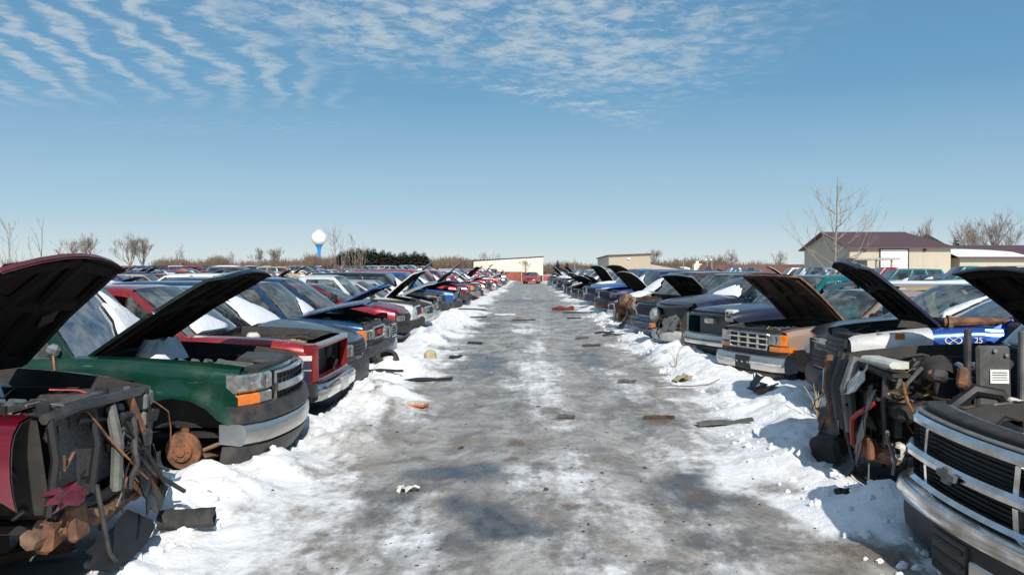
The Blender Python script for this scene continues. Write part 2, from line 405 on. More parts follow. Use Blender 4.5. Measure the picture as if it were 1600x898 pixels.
def build_ground():
    fine = np.arange(-4.6, 4.61, .05)
    xo = [4.6]; st = .06
    while xo[-1] < 1500: st *= 1.18; xo.append(xo[-1]+st)
    xo = np.array(xo[1:]); xs = np.concatenate([-xo[::-1], fine, xo])
    ys = [2.6]; 
    while ys[-1] < 16: ys.append(ys[-1] + max(.045, ys[-1]*.0072))
    while ys[-1] < 2600: ys.append(ys[-1] + max(.12, (ys[-1]-8)*.022))
    yb = [2.6]; st = .1
    while yb[-1] > -400: st *= 1.4; yb.append(yb[-1]-st)
    ys = np.array(yb[1:][::-1] + ys)
    X, Y = np.meshgrid(xs, ys); Z = ground_height(X, Y)
    nr, nc = X.shape
    me = bpy.data.meshes.new('ground')
    co = np.stack([X, Y, Z], -1).reshape(-1, 3)
    i = np.arange(nr*nc).reshape(nr, nc)
    q = np.stack([i[:-1,:-1], i[:-1,1:], i[1:,1:], i[1:,:-1]], -1).reshape(-1, 4)
    me.vertices.add(len(co)); me.vertices.foreach_set('co', co.ravel())
    me.loops.add(q.size); me.loops.foreach_set('vertex_index', q.ravel())
    me.polygons.add(len(q)); me.polygons.foreach_set('loop_start', np.arange(0, q.size, 4)); me.polygons.foreach_set('loop_total', np.full(len(q), 4))
    me.polygons.foreach_set('use_smooth', np.ones(len(q), bool))
    me.update(calc_edges=True)
    # how dirty each place is and how dark its patches are
    wob = (fbm(Y*.45, Y*0+3.1, 5, 3)-.5)*.9; wob2 = (fbm(Y*.5, Y*0+8.7, 6, 3)-.5)*.9
    e = np.where(X < 0, 1.75+wob, 1.95+wob2+.35*sstep(8,14,Y))
    edge = (fbm(X*1.5, Y*1.2, 51, 5, .6)-.5)*1.9
    road = sstep(.55, -.45, np.abs(X)-e+edge)
    d1 = fbm(X*.9, Y*.42, 61, 5, .55); d2 = fbm(X*2.6, Y*1.3, 71, 4, .6)
    tr = np.exp(-((X+.78+.12*np.sin(Y*.35))/.42)**2) + np.exp(-((X-1.08-.1*np.sin(Y*.3+1))/.45)**2)
    tr = np.clip(tr, 0, 1)
    dirt = road*np.clip(.74 + .42*tr*sstep(5, 10, Y) + 1.5*(d1-.5) + .75*(d2-.5) + .25*sstep(18, 45, Y) - .17*np.exp(-((X-.22)/.34)**2)*sstep(40, 10, Y), 0, 1)
    dark = np.zeros_like(X); WX = (fbm(X*1.1, Y*1.1, 87, 3)-.5)*1.1; WY = (fbm(X*1.1, Y*1.1, 88, 3)-.5)*1.6
    for px, py, sx, sy, a in ((600,800,.42,.55,.75),(730,742,.62,.5,.75),(800,815,.32,.45,.95),(655,740,.3,.3,.6),(1080,760,.36,.8,.85),(1075,835,.3,.3,.6),(1210,845,.28,.4,.65),(930,890,.5,.3,.35),(690,880,.7,.4,.35),(1180,880,.5,.25,.4),
                              (760,570,.35,2.2,.62),(930,560,.32,2.4,.5),(1010,660,.4,1.0,.45),(800,640,.25,.9,.4),(770,505,.5,4,.5),(870,485,.4,6,.5),(820,470,1.6,3,.7)):
        p = gp(px, py)
        dark = np.maximum(dark, a*np.exp(-((X+WX-p.x)/(1.25*sx))**2 - ((Y+WY-p.y)/(1.15*sy))**2))
    d3 = fbm(X*1.6, Y*.7, 81, 5, .6); dark = np.clip(dark*(.1+1.8*d3*(.5+d2)), 0, 1)*road
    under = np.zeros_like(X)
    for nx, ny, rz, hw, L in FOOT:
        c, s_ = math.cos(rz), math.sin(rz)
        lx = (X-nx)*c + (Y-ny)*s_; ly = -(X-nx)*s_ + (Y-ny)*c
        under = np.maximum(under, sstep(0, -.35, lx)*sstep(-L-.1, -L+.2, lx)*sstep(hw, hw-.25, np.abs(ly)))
    stain = np.zeros_like(X)
    for px, py, sx, sy, a in ((800,690,.10,.25,1),(790,716,.12,.2,1),(1025,656,.30,.25,.9),(1010,640,.35,.5,.6),(690,815,.3,.3,.5),(480,815,.25,.3,.7),(560,800,.3,.3,.5),(870,655,.12,.12,.8),(1085,770,.2,.3,.7),(905,790,.1,.12,.8),(560,720,.3,.6,.4),(1330,860,.4,.3,.6),(620,690,.5,1.2,.4),(815,500,1.2,2.0,.6)):
        p = gp(px, py); stain = np.maximum(stain, a*np.exp(-((X+WX*.3-p.x)/sx)**2 - ((Y+WY*.3-p.y)/sy)**2))
    far = sstep(150, 230, np.hypot(X, Y))
    for nm, a in (('dirt', dirt), ('dark_patch', dark), ('mud', under), ('field', far), ('stain', stain)):
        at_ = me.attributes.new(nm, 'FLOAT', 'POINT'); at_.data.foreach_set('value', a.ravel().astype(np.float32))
    n, out = newmat('ground_snow')
    pos = n.node('ShaderNodeNewGeometry').outputs['Position']
    A = lambda k: n.node('ShaderNodeAttribute', attribute_name=k).outputs['Fac']
    n1 = n.noise(n.vec(pos, (1,.6,1)), 4.5, 6, .65); n2 = n.noise(n.vec(pos, (1,.55,1)), 16, 5, .65); n3 = n.noise(pos, 1.1, 4)
    n4 = n.noise(n.vec(pos, (1,.5,1)), 2.3, 5, .7, .6)
    snow = n.mix(n.m('MULTIPLY', n.ss(n1, .45, .75), .35), (.84,.84,.84), (.66,.66,.655))
    grit = n.m('MULTIPLY', n.ss(n.noise(pos, 38, 2, .5), .66, .72), n.ss(n.noise(pos, 1.7, 3), .45, .62)); snow = n.mix(n.m('MULTIPLY', grit, .6), snow, (.16,.12,.09))
    snow = n.mix(n.m('MULTIPLY', n.ss(n.noise(pos, 2.1, 5, .7), .52, .72), .42), snow, (.47,.43,.38))
    dirtc = n.mix(n.ss(n4, .36, .64), (.43,.405,.37), (.20,.178,.155))
    dirtc = n.mix(n.m('MULTIPLY', n.ss(n2, .5, .68), .45), dirtc, (.17,.155,.145))
    dirtc = n.mix(n.m('MULTIPLY', n.ss(n3, .52, .72), .55), dirtc, (.27,.205,.145))
    df = n.m('ADD', A('dirt'), n.m('ADD', n.m('MULTIPLY', n.m('SUBTRACT', n1, .5), 1.1), n.m('MULTIPLY', n.m('SUBTRACT', n2, .5), .7)))
    n5 = n.noise(n.vec(pos, (1,.07,1)), 5.5, 4, .6); df = n.m('ADD', df, n.m('MULTIPLY', n.m('SUBTRACT', n5, .5), .9))
    gate = n.ss(A('dirt'), .0, .14)
    dfac = n.m('MULTIPLY', n.ss(df, .12, .86), gate)
    c = n.mix(dfac, snow, dirtc)
    wf = n.m('MULTIPLY', n.ss(n.m('ADD', A('dark_patch'), n.m('MULTIPLY', n.m('SUBTRACT', n1, .5), .9)), .10, .85), n.ss(A('dark_patch'), .0, .15))  # darker, smoother patches on the lane
    c = n.mix(n.m('MULTIPLY', wf, n.ss(n4, .25, .6, .72, 1.0)), c, n.mix(n.ss(n1, .4, .66), (.040,.041,.044), (.13,.125,.12)))
    sf = n.m('MULTIPLY', n.ss(n.m('ADD', A('stain'), n.m('MULTIPLY', n.m('SUBTRACT', n4, .5), 1.4)), .25, .9), n.ss(A('stain'), .02, .2)); c = n.mix(n.m('MULTIPLY', sf, .75), c, (.14,.085,.05))
    # crumbs of mud and gravel pressed into the ice
    sp_ = n.m('MULTIPLY', n.ss(n4, .60, .70), n.ss(n2, .50, .62)); c = n.mix(n.m('MULTIPLY', n.m('MULTIPLY', sp_, gate), .85), c, (.085,.058,.038))
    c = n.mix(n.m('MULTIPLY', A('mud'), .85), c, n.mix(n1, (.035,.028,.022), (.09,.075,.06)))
    c = n.mix(A('field'), c, n.mix(n.noise(pos, .02, 3), (.36,.32,.25), (.6,.6,.6)))
    rough = n.m('SUBTRACT', .78, n.m('MULTIPLY', n.m('MAXIMUM', n.m('MULTIPLY', dfac, .50), wf), n.ss(n1, .75, .3, .2, 1.0)), clamp=True)
    rough = n.m('MAXIMUM', rough, .22)
    hgt = n.m('ADD', n.m('MULTIPLY', n1, 1.0), n.m('MULTIPLY', n2, .45))
    pbsdf(n, out, Base_Color=c, Roughness=rough, Specular_IOR_Level=.28, Normal=n.bump(hgt, .75, .045))
    me.materials.append(MAT['ground_snow'])
    o = bpy.data.objects.new('ground', me); COL.objects.link(o)
    tag(o, 'snow banks and rutted dirty ice of the yard lane', None, None, 'structure')
# ------------------------------------------------------------------ vehicles
# distances b run backwards from the nose, heights from the ground the wheels would stand on
KINDS = {
 'pickup': dict(L=5.3, W=.95, zs=.42, zhf=1.04, zc=1.14, zb=1.13, ze=1.12, hl=1.42, rf=2.12, rr=2.95, rb=3.12, zr=1.80, wr=.70, a1=.92, a2=4.15, R=.46, rw=.37, bulge=.07, box=1),
 'suv':    dict(L=4.8, W=.92, zs=.40, zhf=1.00, zc=1.10, zb=1.10, ze=1.10, hl=1.28, rf=1.98, rr=4.45, rb=4.70, zr=1.74, wr=.68, a1=.88, a2=3.75, R=.44, rw=.36, bulge=.10, box=1),
 'van':    dict(L=4.8, W=.94, zs=.26, zhf=.80, zc=1.06, zb=1.06, ze=1.05, hl=.95, rf=2.0, rr=4.4, rb=4.72, zr=1.72, wr=.68, a1=.92, a2=3.85, R=.37, rw=.32, bulge=.16, box=0),
 'sedan':  dict(L=4.8, W=.90, zs=.24, zhf=.70, zc=.93, zb=.97, ze=.88, hl=1.22, rf=2.08, rr=3.10, rb=3.85, zr=1.40, wr=.56, a1=.92, a2=3.70, R=.35, rw=.31, bulge=.15, box=0),
 'wagon':  dict(L=4.6, W=.88, zs=.26, zhf=.74, zc=.95, zb=.98, ze=.98, hl=1.15, rf=1.98, rr=4.05, rb=4.45, zr=1.45, wr=.57, a1=.88, a2=3.50, R=.35, rw=.31, bulge=.14, box=0),
 'boxtruck': dict(L=5.0, W=.97, zs=.45, zhf=1.08, zc=1.20, zb=1.18, ze=1.18, hl=.75, rf=1.25, rr=4.8, rb=4.98, zr=2.02, wr=.80, a1=.85, a2=3.9, R=.42, rw=.36, bulge=.05, box=1),
}
class Car:
    def __init__(s, kind, q='near', **kw):
        for k, v in KINDS[kind].items(): setattr(s, k, v)
        s.kind = kind; s.q = q; s.mb = MB() if q == 'far' else None
        s.paint = 'paint_far' if q == 'far' else 'paint'; s.root = None; s.color = (.3,.3,.3)
        for k, v in kw.items(): setattr(s, k, v)
        s.step = {'near': .13, 'mid': .30, 'far': .55}[q]
    # --- surface functions
    def fx(s, y):
        a = min(1.05, abs(y)/s.W)
        return -s.bulge*a*a - .09*max(0, (a-.72)/.28)**2
    def pf(s, b):
        f = 1 - .055*max(0, 1-max(0, b)/.7)**2
        return f - .06*max(0, 1-max(0, s.L-b)/.6)**2
    def zt(s, b):
        hump = .02 if s.box else .035
        z = float(np.interp(b, [0, .12, .4, s.hl, s.rb, s.L], [s.zhf-.07, s.zhf-.015, s.zhf+.15*(s.zc-s.zhf), s.zc, s.zb, s.ze]))
        return z + hump*math.sin(math.pi*min(1, b/s.hl))*(b < s.hl)
    def yf(s, zn):
        if s.box: return float(np.interp(zn, [0,.08,.3,.55,.75,.88,.96,1], [.95,.985,1,1,.985,.975,.955,.92]))
        return float(np.interp(zn, [0,.1,.3,.5,.7,.85,.95,1], [.93,.975,1,1,.98,.955,.92,.88]))
    def zlow(s, b):
        z = s.zs
        if b < .35: z = max(z, s.zs+.12*(1-b/.35))
        if b < s.a1: z = max(z, getattr(s, 'front_zmin', 0))
        for a in (s.a1, s.a2):
            d = abs(b-a)
            if d < s.R: z = max(z, s.rw + math.sqrt(s.R**2-d*d)*.98)
        return z
    def side(s, sg, b, z, off=0.0):
        zt = s.zt(b); zn = max(0, min(1, (z-s.zs)/(zt-s.zs)))
        y = s.W*s.pf(b)*s.yf(zn) + off
        if s.box:
            for a in (s.a1, s.a2):
                r = math.hypot(b-a, z-s.rw)
                if r < s.R+.12: y += .022*max(0, 1-abs(r-s.R)/.12)
        return Vector((-b, sg*y, z))
    def hw(s, b): return .80*s.W*s.pf(b)
    # --- output
    def emit(s, name, mb, parent=None, **kw):
        if s.q == 'far': s.mb.merge(mb); return None
        return mb.build(name, parent or s.root, color=s.color, **kw)
    # patch following the front plan curve: section = [(dx, z)...] swept over y
    def sweep(s, mb, y0, y1, sec, mat, n=None):
        n = n or max(3, int(abs(y1-y0)/(.14 if s.q == 'near' else .4))+2)
        mb.loft([[(s.fx(y)+dx, y, z) for dx, z in sec] for y in np.linspace(y0, y1, n)], mat)
    def fp(s, mb, y0, y1, z0, z1, d, mat, th=.05, rd=.012, n=None, lean=0.0):
        rd = min(rd, (z1-z0)*.4)
        s.sweep(mb, y0, y1, [(d-th, z0), (d-rd, z0), (d, z0+rd), (d-lean, z1-rd), (d-rd-lean, z1), (d-th-lean, z1)], mat, n)
    # --- shell
    def body(s):
        mb = MB(); P = s.paint
        b0 = -s.fx(s.W*.95)
        st = list(np.arange(b0, s.L, s.step)) + [s.L]
        na = {'near': 11, 'mid': 7, 'far': 5}[s.q]
        for a in (s.a1, s.a2):
            st = [b for b in st if abs(b-a) > s.R+.01]
            st += [a - s.R*math.cos(math.pi*k/(na-1))*(1.001 if k in (0, na-1) else 1) for k in range(na)]
        st = sorted(st)
        ts = {'near': [0,.06,.16,.3,.45,.6,.75,.86,.94,1], 'mid': [0,.15,.4,.7,.92,1], 'far': [0,.4,.85,1]}[s.q]
        nofr = getattr(s, 'no_fender', {})
        for sg in (-1, 1):
            rows = []
            sts = [b for b in st if b > nofr.get(sg, -1)]
            for b in sts:
                z0, z1 = s.zlow(b), s.zt(b); row = [s.side(sg, b, z0 + t*(z1-z0)) for t in ts]
                row.append(Vector((-b, sg*s.hw(b), z1+.012))); rows.append(row)
            mb.grid(rows, P)
            if s.q != 'far' or True:
                for a in (s.a1, s.a2):   # wheel wells
                    ar = [b for b in sts if abs(b-a) <= s.R*1.002]
                    if len(ar) > 2:
                        mb.grid([[s.side(sg, b, s.zlow(b), -.002), Vector((-b, sg*s.W*.45, s.zlow(b)))] for b in ar], 'well_dark')
                        mb.bx(-a-s.R, -a+s.R, sg*s.W*.42, sg*s.W*.45, s.rw-.1, s.zt(a)-.06, 'well_dark')
            if s.box and s.q == 'near':  # door-side crease moulding
                pass
        # floor pan
        mb.bx(-s.L+.15, -s.hl*.9, -s.W*.85, s.W*.85, s.zs+.03, s.zs+.10, 'well_dark')
        # bay: inner fenders, firewall, floor
        rows = [b for b in np.linspace(.10, s.hl, 5)]
        if s.hood != 'closed':
            for sg in (-1, 1):
                if sg in nofr: continue
                mb.grid([[Vector((-b, sg*s.hw(b), s.zt(b)+.012)), Vector((-b, sg*s.hw(b)*.97, s.zt(b)-.06)), Vector((-b, sg*s.hw(b)*.82, s.zs+.1))] for b in rows], 'bay_dark')
            mb.bx(-s.hl-.03, -s.hl, -s.hw(s.hl), s.hw(s.hl), s.zs, s.zc-.03, 'bay_dark')
            mb.bx(-s.hl, -.12, -s.W*.7, s.W*.7, s.zs+.02, s.zs+.06, 'well_dark')
        # cowl
        mb.bx(-s.hl-.22, -s.hl+.0, -s.hw(s.hl), s.hw(s.hl), s.zc-.05, s.zc+.004, 'black')
        # tail
        wt = s.W*s.pf(s.L)
        zz = [s.zs+.1, s.zs+.25, (s.zs+s.ze)/2, s.ze-.06, s.ze]
        mb.grid([[Vector((-s.L - .05*(1-(y/wt)**2)*(0 < i < 4), y*s.yf((z-s.zs)/(s.ze-s.zs)), z)) for i, z in enumerate(zz)] for y in np.linspace(-wt, wt, 7)], P)
        if s.kind == 'sedan':
            mb.grid([[Vector((-b, y*.86*s.W*s.pf(b), s.zt(b)+.012+.03*(1-y*y))) for y in (-.98,-.6,0,.6,.98)] for b in np.linspace(s.rb-.1, s.L, 4)], P)
        elif s.kind == 'pickup':
            yb = s.W*.80
            for sg in (-1, 1):
                mb.bx(-s.L+.02, -s.rb-.04, sg*(yb-.03), sg*yb, s.zs+.2, s.zt(s.rb)+.01, P)
            mb.bx(-s.rb-.08, -s.rb-.04, -yb, yb, s.zs, s.zb, P)
            mb.bx(-s.L+.05, -s.rb-.04, -yb, yb, s.zs+.25, s.zs+.30, 'snow_cap')
            mb.bx(-s.rb-.03, -s.rb+.02, -s.W*.9, s.W*.9, s.zs, s.zb-.02, P)
        # front panel
        if not s.strip:
            yw = s.W*s.pf(b0)*.985
            zb_ = getattr(s, 'fascia_z', s.zs+.10)
            if getattr(s, 'fascia', True):
                mb.grid([[Vector((s.fx(y)-.012-(.05 if z > s.zhf-.03 else 0), y*s.yf(max(0,(z-s.zs)/(s.zt(.12)-s.zs))), z)) for z in np.linspace(zb_, s.zhf-.02, 5)] for y in np.linspace(-yw, yw, 11)], getattr(s, 'fascia_mat', P))
        # greenhouse: roof and pillars
        if s.roof:
            nx = 6 if s.q == 'near' else 3
            prof = [(-1.04,-.11),(-1.0,-.06),(-.9,-.022),(-.6,-.006),(0,0),(.6,-.006),(.9,-.022),(1.0,-.06),(1.04,-.11)]
            rows = []
            for k in range(nx+1):
                b = s.rf + (s.rr-s.rf)*k/nx; e = .022 if k in (0, nx) else 0
                rows.append([Vector((-b + (.07*(1-yy*yy) if k == 0 else (-.05*(1-yy*yy) if k == nx else 0)), yy*s.wr, s.zr+dz-e)) for yy, dz in prof])
            mb.grid(rows, P)
            mb.grid([[p - Vector((0,0,.03)) for p in r_[1:-1]] for r_ in rows], 'seat')
            for sg in (-1, 1):
                for (bb, br, wb, wt_, mat) in s.pillars():
                    p = s.belt(sg, bb); 
                    def q4(x0, x1, c, dy): return [Vector((-x, c.y - sg*dy, c.z)) for x in (x0, x1)]
                    ct = Vector((0, sg*s.wr*1.02, s.zr-.07)); cb = Vector((0, p.y, p.z-.02))
                    lo = [Vector((-(bb-wb/2), cb.y, cb.z)), Vector((-(bb+wb/2), cb.y, cb.z)), Vector((-(bb+wb/2), cb.y-sg*.06, cb.z)), Vector((-(bb-wb/2), cb.y-sg*.06, cb.z))]
                    hi = [Vector((-(br-wt_/2), ct.y, ct.z)), Vector((-(br+wt_/2), ct.y, ct.z)), Vector((-(br+wt_/2), ct.y-sg*.06, ct.z)), Vector((-(br-wt_/2), ct.y-sg*.06, ct.z))]
                    mid = [l.lerp(h, .5) + Vector((0, sg*.015, 0)) for l, h in zip(lo, hi)]
                    mb.loft([lo, mid, hi], mat)
            if s.kind in ('suv', 'van', 'wagon', 'boxtruck'):   # rear pillars frame the back glass; close below it
                pass
        return s.emit('body', mb)
    def belt(s, sg, b):
        return Vector((-b, sg*s.W*s.pf(b)*(.90 if s.box else .86), s.zt(b)+.012))
    def pillars(s):
        P = s.paint; a = (s.hl+.14, s.rf, .11, .09, P); d = (s.rb-.06, s.rr-.05, .16, .14, P)
        if s.kind == 'pickup': return [a, (s.rb-.10, s.rr-.08, .20, .18, P)]
        if s.kind == 'sedan': return [a, ((s.hl+s.rb)/2+.05, (s.rf+s.rr)/2+.12, .10, .08, 'black'), (s.rb-.22, s.rr-.02, .34, .14, P)]
        bs = [a]
        for f in (.36, .68): bs.append((s.hl + (s.rb-s.hl)*f+.05, s.rf + (s.rr-s.rf)*f*.92, .11, .09, P if s.kind != 'van' else 'black'))
        return bs + [d]
    def wpt(s, u_, t, off=0.0):
        """windscreen: u -1..1 across, t 0..1 up"""
        yb = s.W*s.pf(s.hl)*(.86 if s.box else .82); yt = s.wr*.95
        y = u_*(yb + (yt-yb)*t)
        x = -(s.hl+.08) + (-(s.rf-.01) + s.hl+.08)*t + (.12*(1-t)+.065*t)*(1-u_*u_) 
        z = s.zc + (s.zr-.022-s.zc)*t - .012*u_*u_*t
        nrm = Vector((s.zr-s.zc, 0, s.rf-s.hl)).normalized()
        return Vector((x, y, z)) + nrm*(off + .02*math.sin(math.pi*t))
    def windows(s):
        G = 'glass_dark' if (s.q != 'near' or s.dark_glass) else 'glass'
        nu = 7 if s.q == 'near' else 3
        if 'w' not in s.no_glass:
            mb = MB(); mb.grid([[s.wpt(u_, t) for u_ in np.linspace(-1, 1, nu)] for t in np.linspace(0, 1, 4 if s.q == 'near' else 2)], G)
            s.emit('windshield', mb)
        pl = s.pillars()
        for sg in (-1, 1):
            for i in range(len(pl)-1):
                if ('s%d' % i) in s.no_glass: continue
                a, c = pl[i], pl[i+1]; mb = MB()
                lo, hi = s.belt(sg, a[0]), s.belt(sg, c[0])
                iy = sg*.03; zt = s.zr-.08; yt = sg*s.wr*1.02
                mb.grid([[Vector((-a[0], lo.y-iy, lo.z-.01)), Vector((-c[0], hi.y-iy, hi.z-.01))], [Vector((-a[1], yt-iy, zt)), Vector((-c[1], yt-iy, zt))]], G)
                s.emit('side_window', mb)
        if 'r' not in s.no_glass:
            mb = MB(); yb = s.W*.76; rb = s.rb if s.kind != 'pickup' else s.rb-.06
            mb.grid([[Vector((-(rb-.02), -yb, s.zb)), Vector((-(rb-.02), yb, s.zb))], [Vector((-s.rr+.01, -s.wr*.95, s.zr-.05)), Vector((-s.rr+.01, s.wr*.95, s.zr-.05))]], G)
            s.emit('rear_window', mb)
    # --- hood
    def hood_mesh(s):
        """outer skin and inner liner in hinge coordinates (hinge at the cowl, hood runs along +x)"""
        mb = MB(); nb = {'near': 10, 'mid': 5, 'far': 3}[s.q]; ys = {'near': [-1,-.97,-.85,-.6,-.3,0,.3,.6,.85,.97,1], 'mid': [-1,-.9,-.45,0,.45,.9,1], 'far': [-1,0,1]}[s.q]
        hump = getattr(s, 'hump', .05)
        def pt(f, yy, dz=0.0, ins=0.0):
            yr = yy*s.hw(0)
            bend = -s.fx(yr)+.02
            b = s.hl + (bend - s.hl)*f*getattr(s, 'hood_len', 1.0)
            y = yy*(s.hw(b)-ins)
            z = s.zt(b) + .016 + hump*(1-yy**2)*(.6+.4*(1-f)) - (.05*(max(0, f-.88)/.12)**2)
            return Vector((-b + s.hl, y, z - s.zc + dz))
        fs = np.linspace(0, 1, nb+1)
        P = [[pt(f, yy) for yy in ys] for f in fs]
        mb.grid(P, s.hood_mat or s.paint)
        # rim: front, sides
        under = [[pt(f, yy, -.055 if abs(yy) < .99 else -.035) for yy in ys] for f in fs]
        mb.grid([P[-1], [p + Vector((-.008, 0, -.034)) for p in P[-1]]], s.hood_mat or s.paint)
        for j in (0, -1):
            mb.grid([[P[i][j] for i in range(nb+1)], [P[i][j] + Vector((0, 0, -.028)) for i in range(nb+1)]], s.hood_mat or s.paint)
        lb = MB(); lm = getattr(s, 'liner_mat', 'liner')
        lip = [[pt(f, yy, -.027) for yy in ys] for f in fs]
        lb.grid(lip, lm, flip=True)
        if s.q == 'near':   # pressed frame ribs standing down from the inner skin
            def rib(f0, y0, f1, y1, wd=.05):
                a = pt(f0, y0, -.03); c = pt(f1, y1, -.03); mid = pt((f0+f1)/2, (y0+y1)/2, -.03)
                d = Vector((0,0,-.03)); w_ = Vector((0, wd, 0)) if abs(f1-f0) > abs(y1-y0) else Vector((wd, 0, 0))
                lb.loft([[p-w_, p-w_*.6+d, p+w_*.6+d, p+w_] for p in (a, mid, c)], lm)
            for y0, y1 in ((-.9,-.86),(.9,.86),(-.42,-.15),(.42,.15)): rib(.03, y0, .95, y1)
            for f in (.05, .93): rib(f, -.9, f, .9)
            rib(.5, -.88, .6, .88)
            rb_ = random.Random(int(s.L*1000)); 
            for k in range(5):
                f = rb_.uniform(.15, .85); yy = rb_.uniform(-.7, .7); c = pt(f, yy, -.036)
                lb.box(c, (rb_.uniform(.04,.14), rb_.uniform(.05,.2), .012), rb_.choice(['bay_dark', 'plastic_grey', lm]), (0, 0, rb_.uniform(-30, 30)))
        return mb, lb
    def put_hood(s):
        if s.hood == 'none': return
        mb, lb = s.hood_mesh()
        ang = -R(s.hood_ang) if s.hood == 'open' else 0
        twist = getattr(s, 'hood_twist', 0.0)
        hx = getattr(s, 'hood_shift', (0, 0, 0))
        T = Matrix.Translation((-s.hl+hx[0], hx[1], s.zc+hx[2])) @ Euler((R(twist), ang, R(getattr(s, 'hood_yaw', 0)))).to_matrix().to_4x4()
        if s.q == 'far':
            s.mb.merge(mb, T); 
            if s.hood == 'open': s.mb.merge(lb, T)
            return
        h = mb.build('hood', s.root, color=s.color, loc=T.to_translation(), rot=T.to_euler())
        if s.hood == 'open':
            lb.build('hood_liner', h, color=s.color)
        return h
    # --- wheels
    def wheel(s, a, sg):
        r = s.rw; X = Matrix.Translation((-a, sg*(s.W-.13), r)) @ Matrix.Rotation(R(-90)*sg, 4, 'X')
        n = {'near': 24, 'mid': 12, 'far': 8}[s.q]
        t = MB(); t.lathe([(r*.60,-.10),(r*.62,-.11),(r*.93,-.11),(r,-.075),(r,.075),(r*.93,.11),(r*.62,.11),(r*.60,.10)], 'rubber', n, X)
        rim = MB(); rim.lathe([(r*.62,-.09),(r*.60,.02),(r*.60,.085),(r*.52,.07),(r*.40,.05),(r*.22,.075),(r*.10,.085),(.0001,.085)], 'alloy', n, X)
        if s.q == 'far': s.mb.merge(t); s.mb.merge(rim); return
        o = t.build('wheel', s.root); rim.build('rim', o)
    def hub(s, a, sg, rnd):
        """bare brake rotor and rusty suspension where a wheel was taken off"""
        r = s.rw; cz = r*.92
        X = Matrix.Translation((-a, sg*(s.W-.25), cz)) @ Matrix.Rotation(R(-90)*sg, 4, 'X') @ Matrix.Rotation(R(rnd.uniform(-12, 12)), 4, 'Y')
        m = MB(); m.lathe([(.09,-.02),(.155,-.02),(.16,-.012),(.16,.012),(.155,.02),(.095,.02),(.088,.05),(.044,.052),(.040,.070),(.0001,.072)], 'rust', 22, X)
        for k in range(6):
            q = k*2*math.pi/6; m.tube([(.066*math.cos(q), .066*math.sin(q), .045), (.066*math.cos(q), .066*math.sin(q), .066)], .006, 'rust', 5, X=X)
        o = m.build('brake_rotor', s.root)
        y = sg*(s.W-.30)
        m = MB(); m.tube([(-a, y, cz-.10), (-a+.05, y-sg*.2, cz-.13), (-a+.22, y-sg*.38, cz-.08)], [.035,.04,.045], 'rust_pale', 7)
        m.tube([(-a, y, cz-.10), (-a-.05, y-sg*.2, cz-.13), (-a-.22, y-sg*.38, cz-.08)], [.035,.04,.045], 'rust_pale', 7)
        m.build('control_arm', s.root)
        m = MB(); m.tube([(-a-.03, y-sg*.02, cz-.1), (-a-.02, y-sg*.04, cz+.16), (-a, y-sg*.16, cz+.19), (-a+.16, y-sg*.34, cz+.18)], [.05,.035,.03,.035], 'rust', 7)
        m.tube([(-a, y-sg*.16, cz+.19), (-a-.16, y-sg*.34, cz+.18)], .03, 'rust', 6)
        m.build('steering_knuckle', s.root)
        m = MB(); m.tube([(-a-.08, y-sg*.1, cz-.05), (-a-.08, y-sg*.14, cz+.42)], .035, 'rust_pale', 8); m.build('shock_absorber', s.root)
        m = MB(); m.tube([(-a+.35, y-sg*.35, cz+.02), (-a+.30, y-sg*.08, cz+.05), (-a+.12, y-sg*.02, cz-.02), (-a+.05, y, cz)], .018, 'rust_pale', 6); m.build('tie_rod', s.root)
    # --- front end
    def front(s):
        f = s.fr; W = s.W
        g = f.get('grille')
        if g:
            y0, y1, z0, z1 = f.get('gbox', (-.55*W, .55*W, s.zhf-.26, s.zhf-.05)); mb = MB()
            cm = f.get('gmat', 'chrome'); d0 = .0
            s.fp(mb, y0, y1, z0, z1, d0, 'black', .03)
            if s.q != 'far':
                fr_ = .028
                def hbar(z, h, m=cm, d=.035): s.fp(mb, y0, y1, z-h/2, z+h/2, d, m, .04, .008)
                def vbar(y, wd, m=cm, d=.030, za=z0, zb=z1): s.fp(mb, y-wd/2, y+wd/2, za, zb, d, m, .035, .006, n=2)
                if g != 'dark':
                    hbar(z0+fr_/2, fr_); hbar(z1-fr_/2, fr_); vbar(y0+fr_/2, fr_); vbar(y1-fr_/2, fr_)
                if g == 'bars':
                    for k in range(1, 5): hbar(z0+(z1-z0)*k/5, .014)
                elif g == 'egg':
                    for k in range(1, 4): vbar(y0+(y1-y0)*k/4, .040, 'white_plastic' if f.get('white') else cm)
                    for k in range(1, 3): hbar(z0+(z1-z0)*k/3, .022, 'white_plastic' if f.get('white') else cm)
                elif g == 'split':
                    hbar((z0+z1)/2, .07, cm, .055)
                    for k in range(1, 10): vbar(y0+(y1-y0)*k/10, .008, 'plastic_grey', .012)
                    for k in (1, 2, 5, 6): hbar(z0+(z1-z0)*k/7, .008, 'plastic_grey', .014)
                elif g == 'gmc':
                    for k in range(1, 12): vbar(y0+(y1-y0)*k/12, .010, 'plastic_grey', .016)
                    for k in range(1, 6): hbar(z0+(z1-z0)*k/6, .010, 'plastic_grey', .016)
                elif g == 'dark':
                    for k in range(1, 4): hbar(z0+(z1-z0)*k/4, .012, 'plastic_grey', .016)
            gr = s.emit('grille', mb)
            if f.get('text') and gr is not None:
                yc = (y0+y1)/2
                lettering(f['text'], 'letter_red', .13, (s.fx(yc)+.03, yc, (z0+z1)/2-.045), (R(90), 0, R(90)), gr, 'letters', .012)
        lp = f.get('lamps')
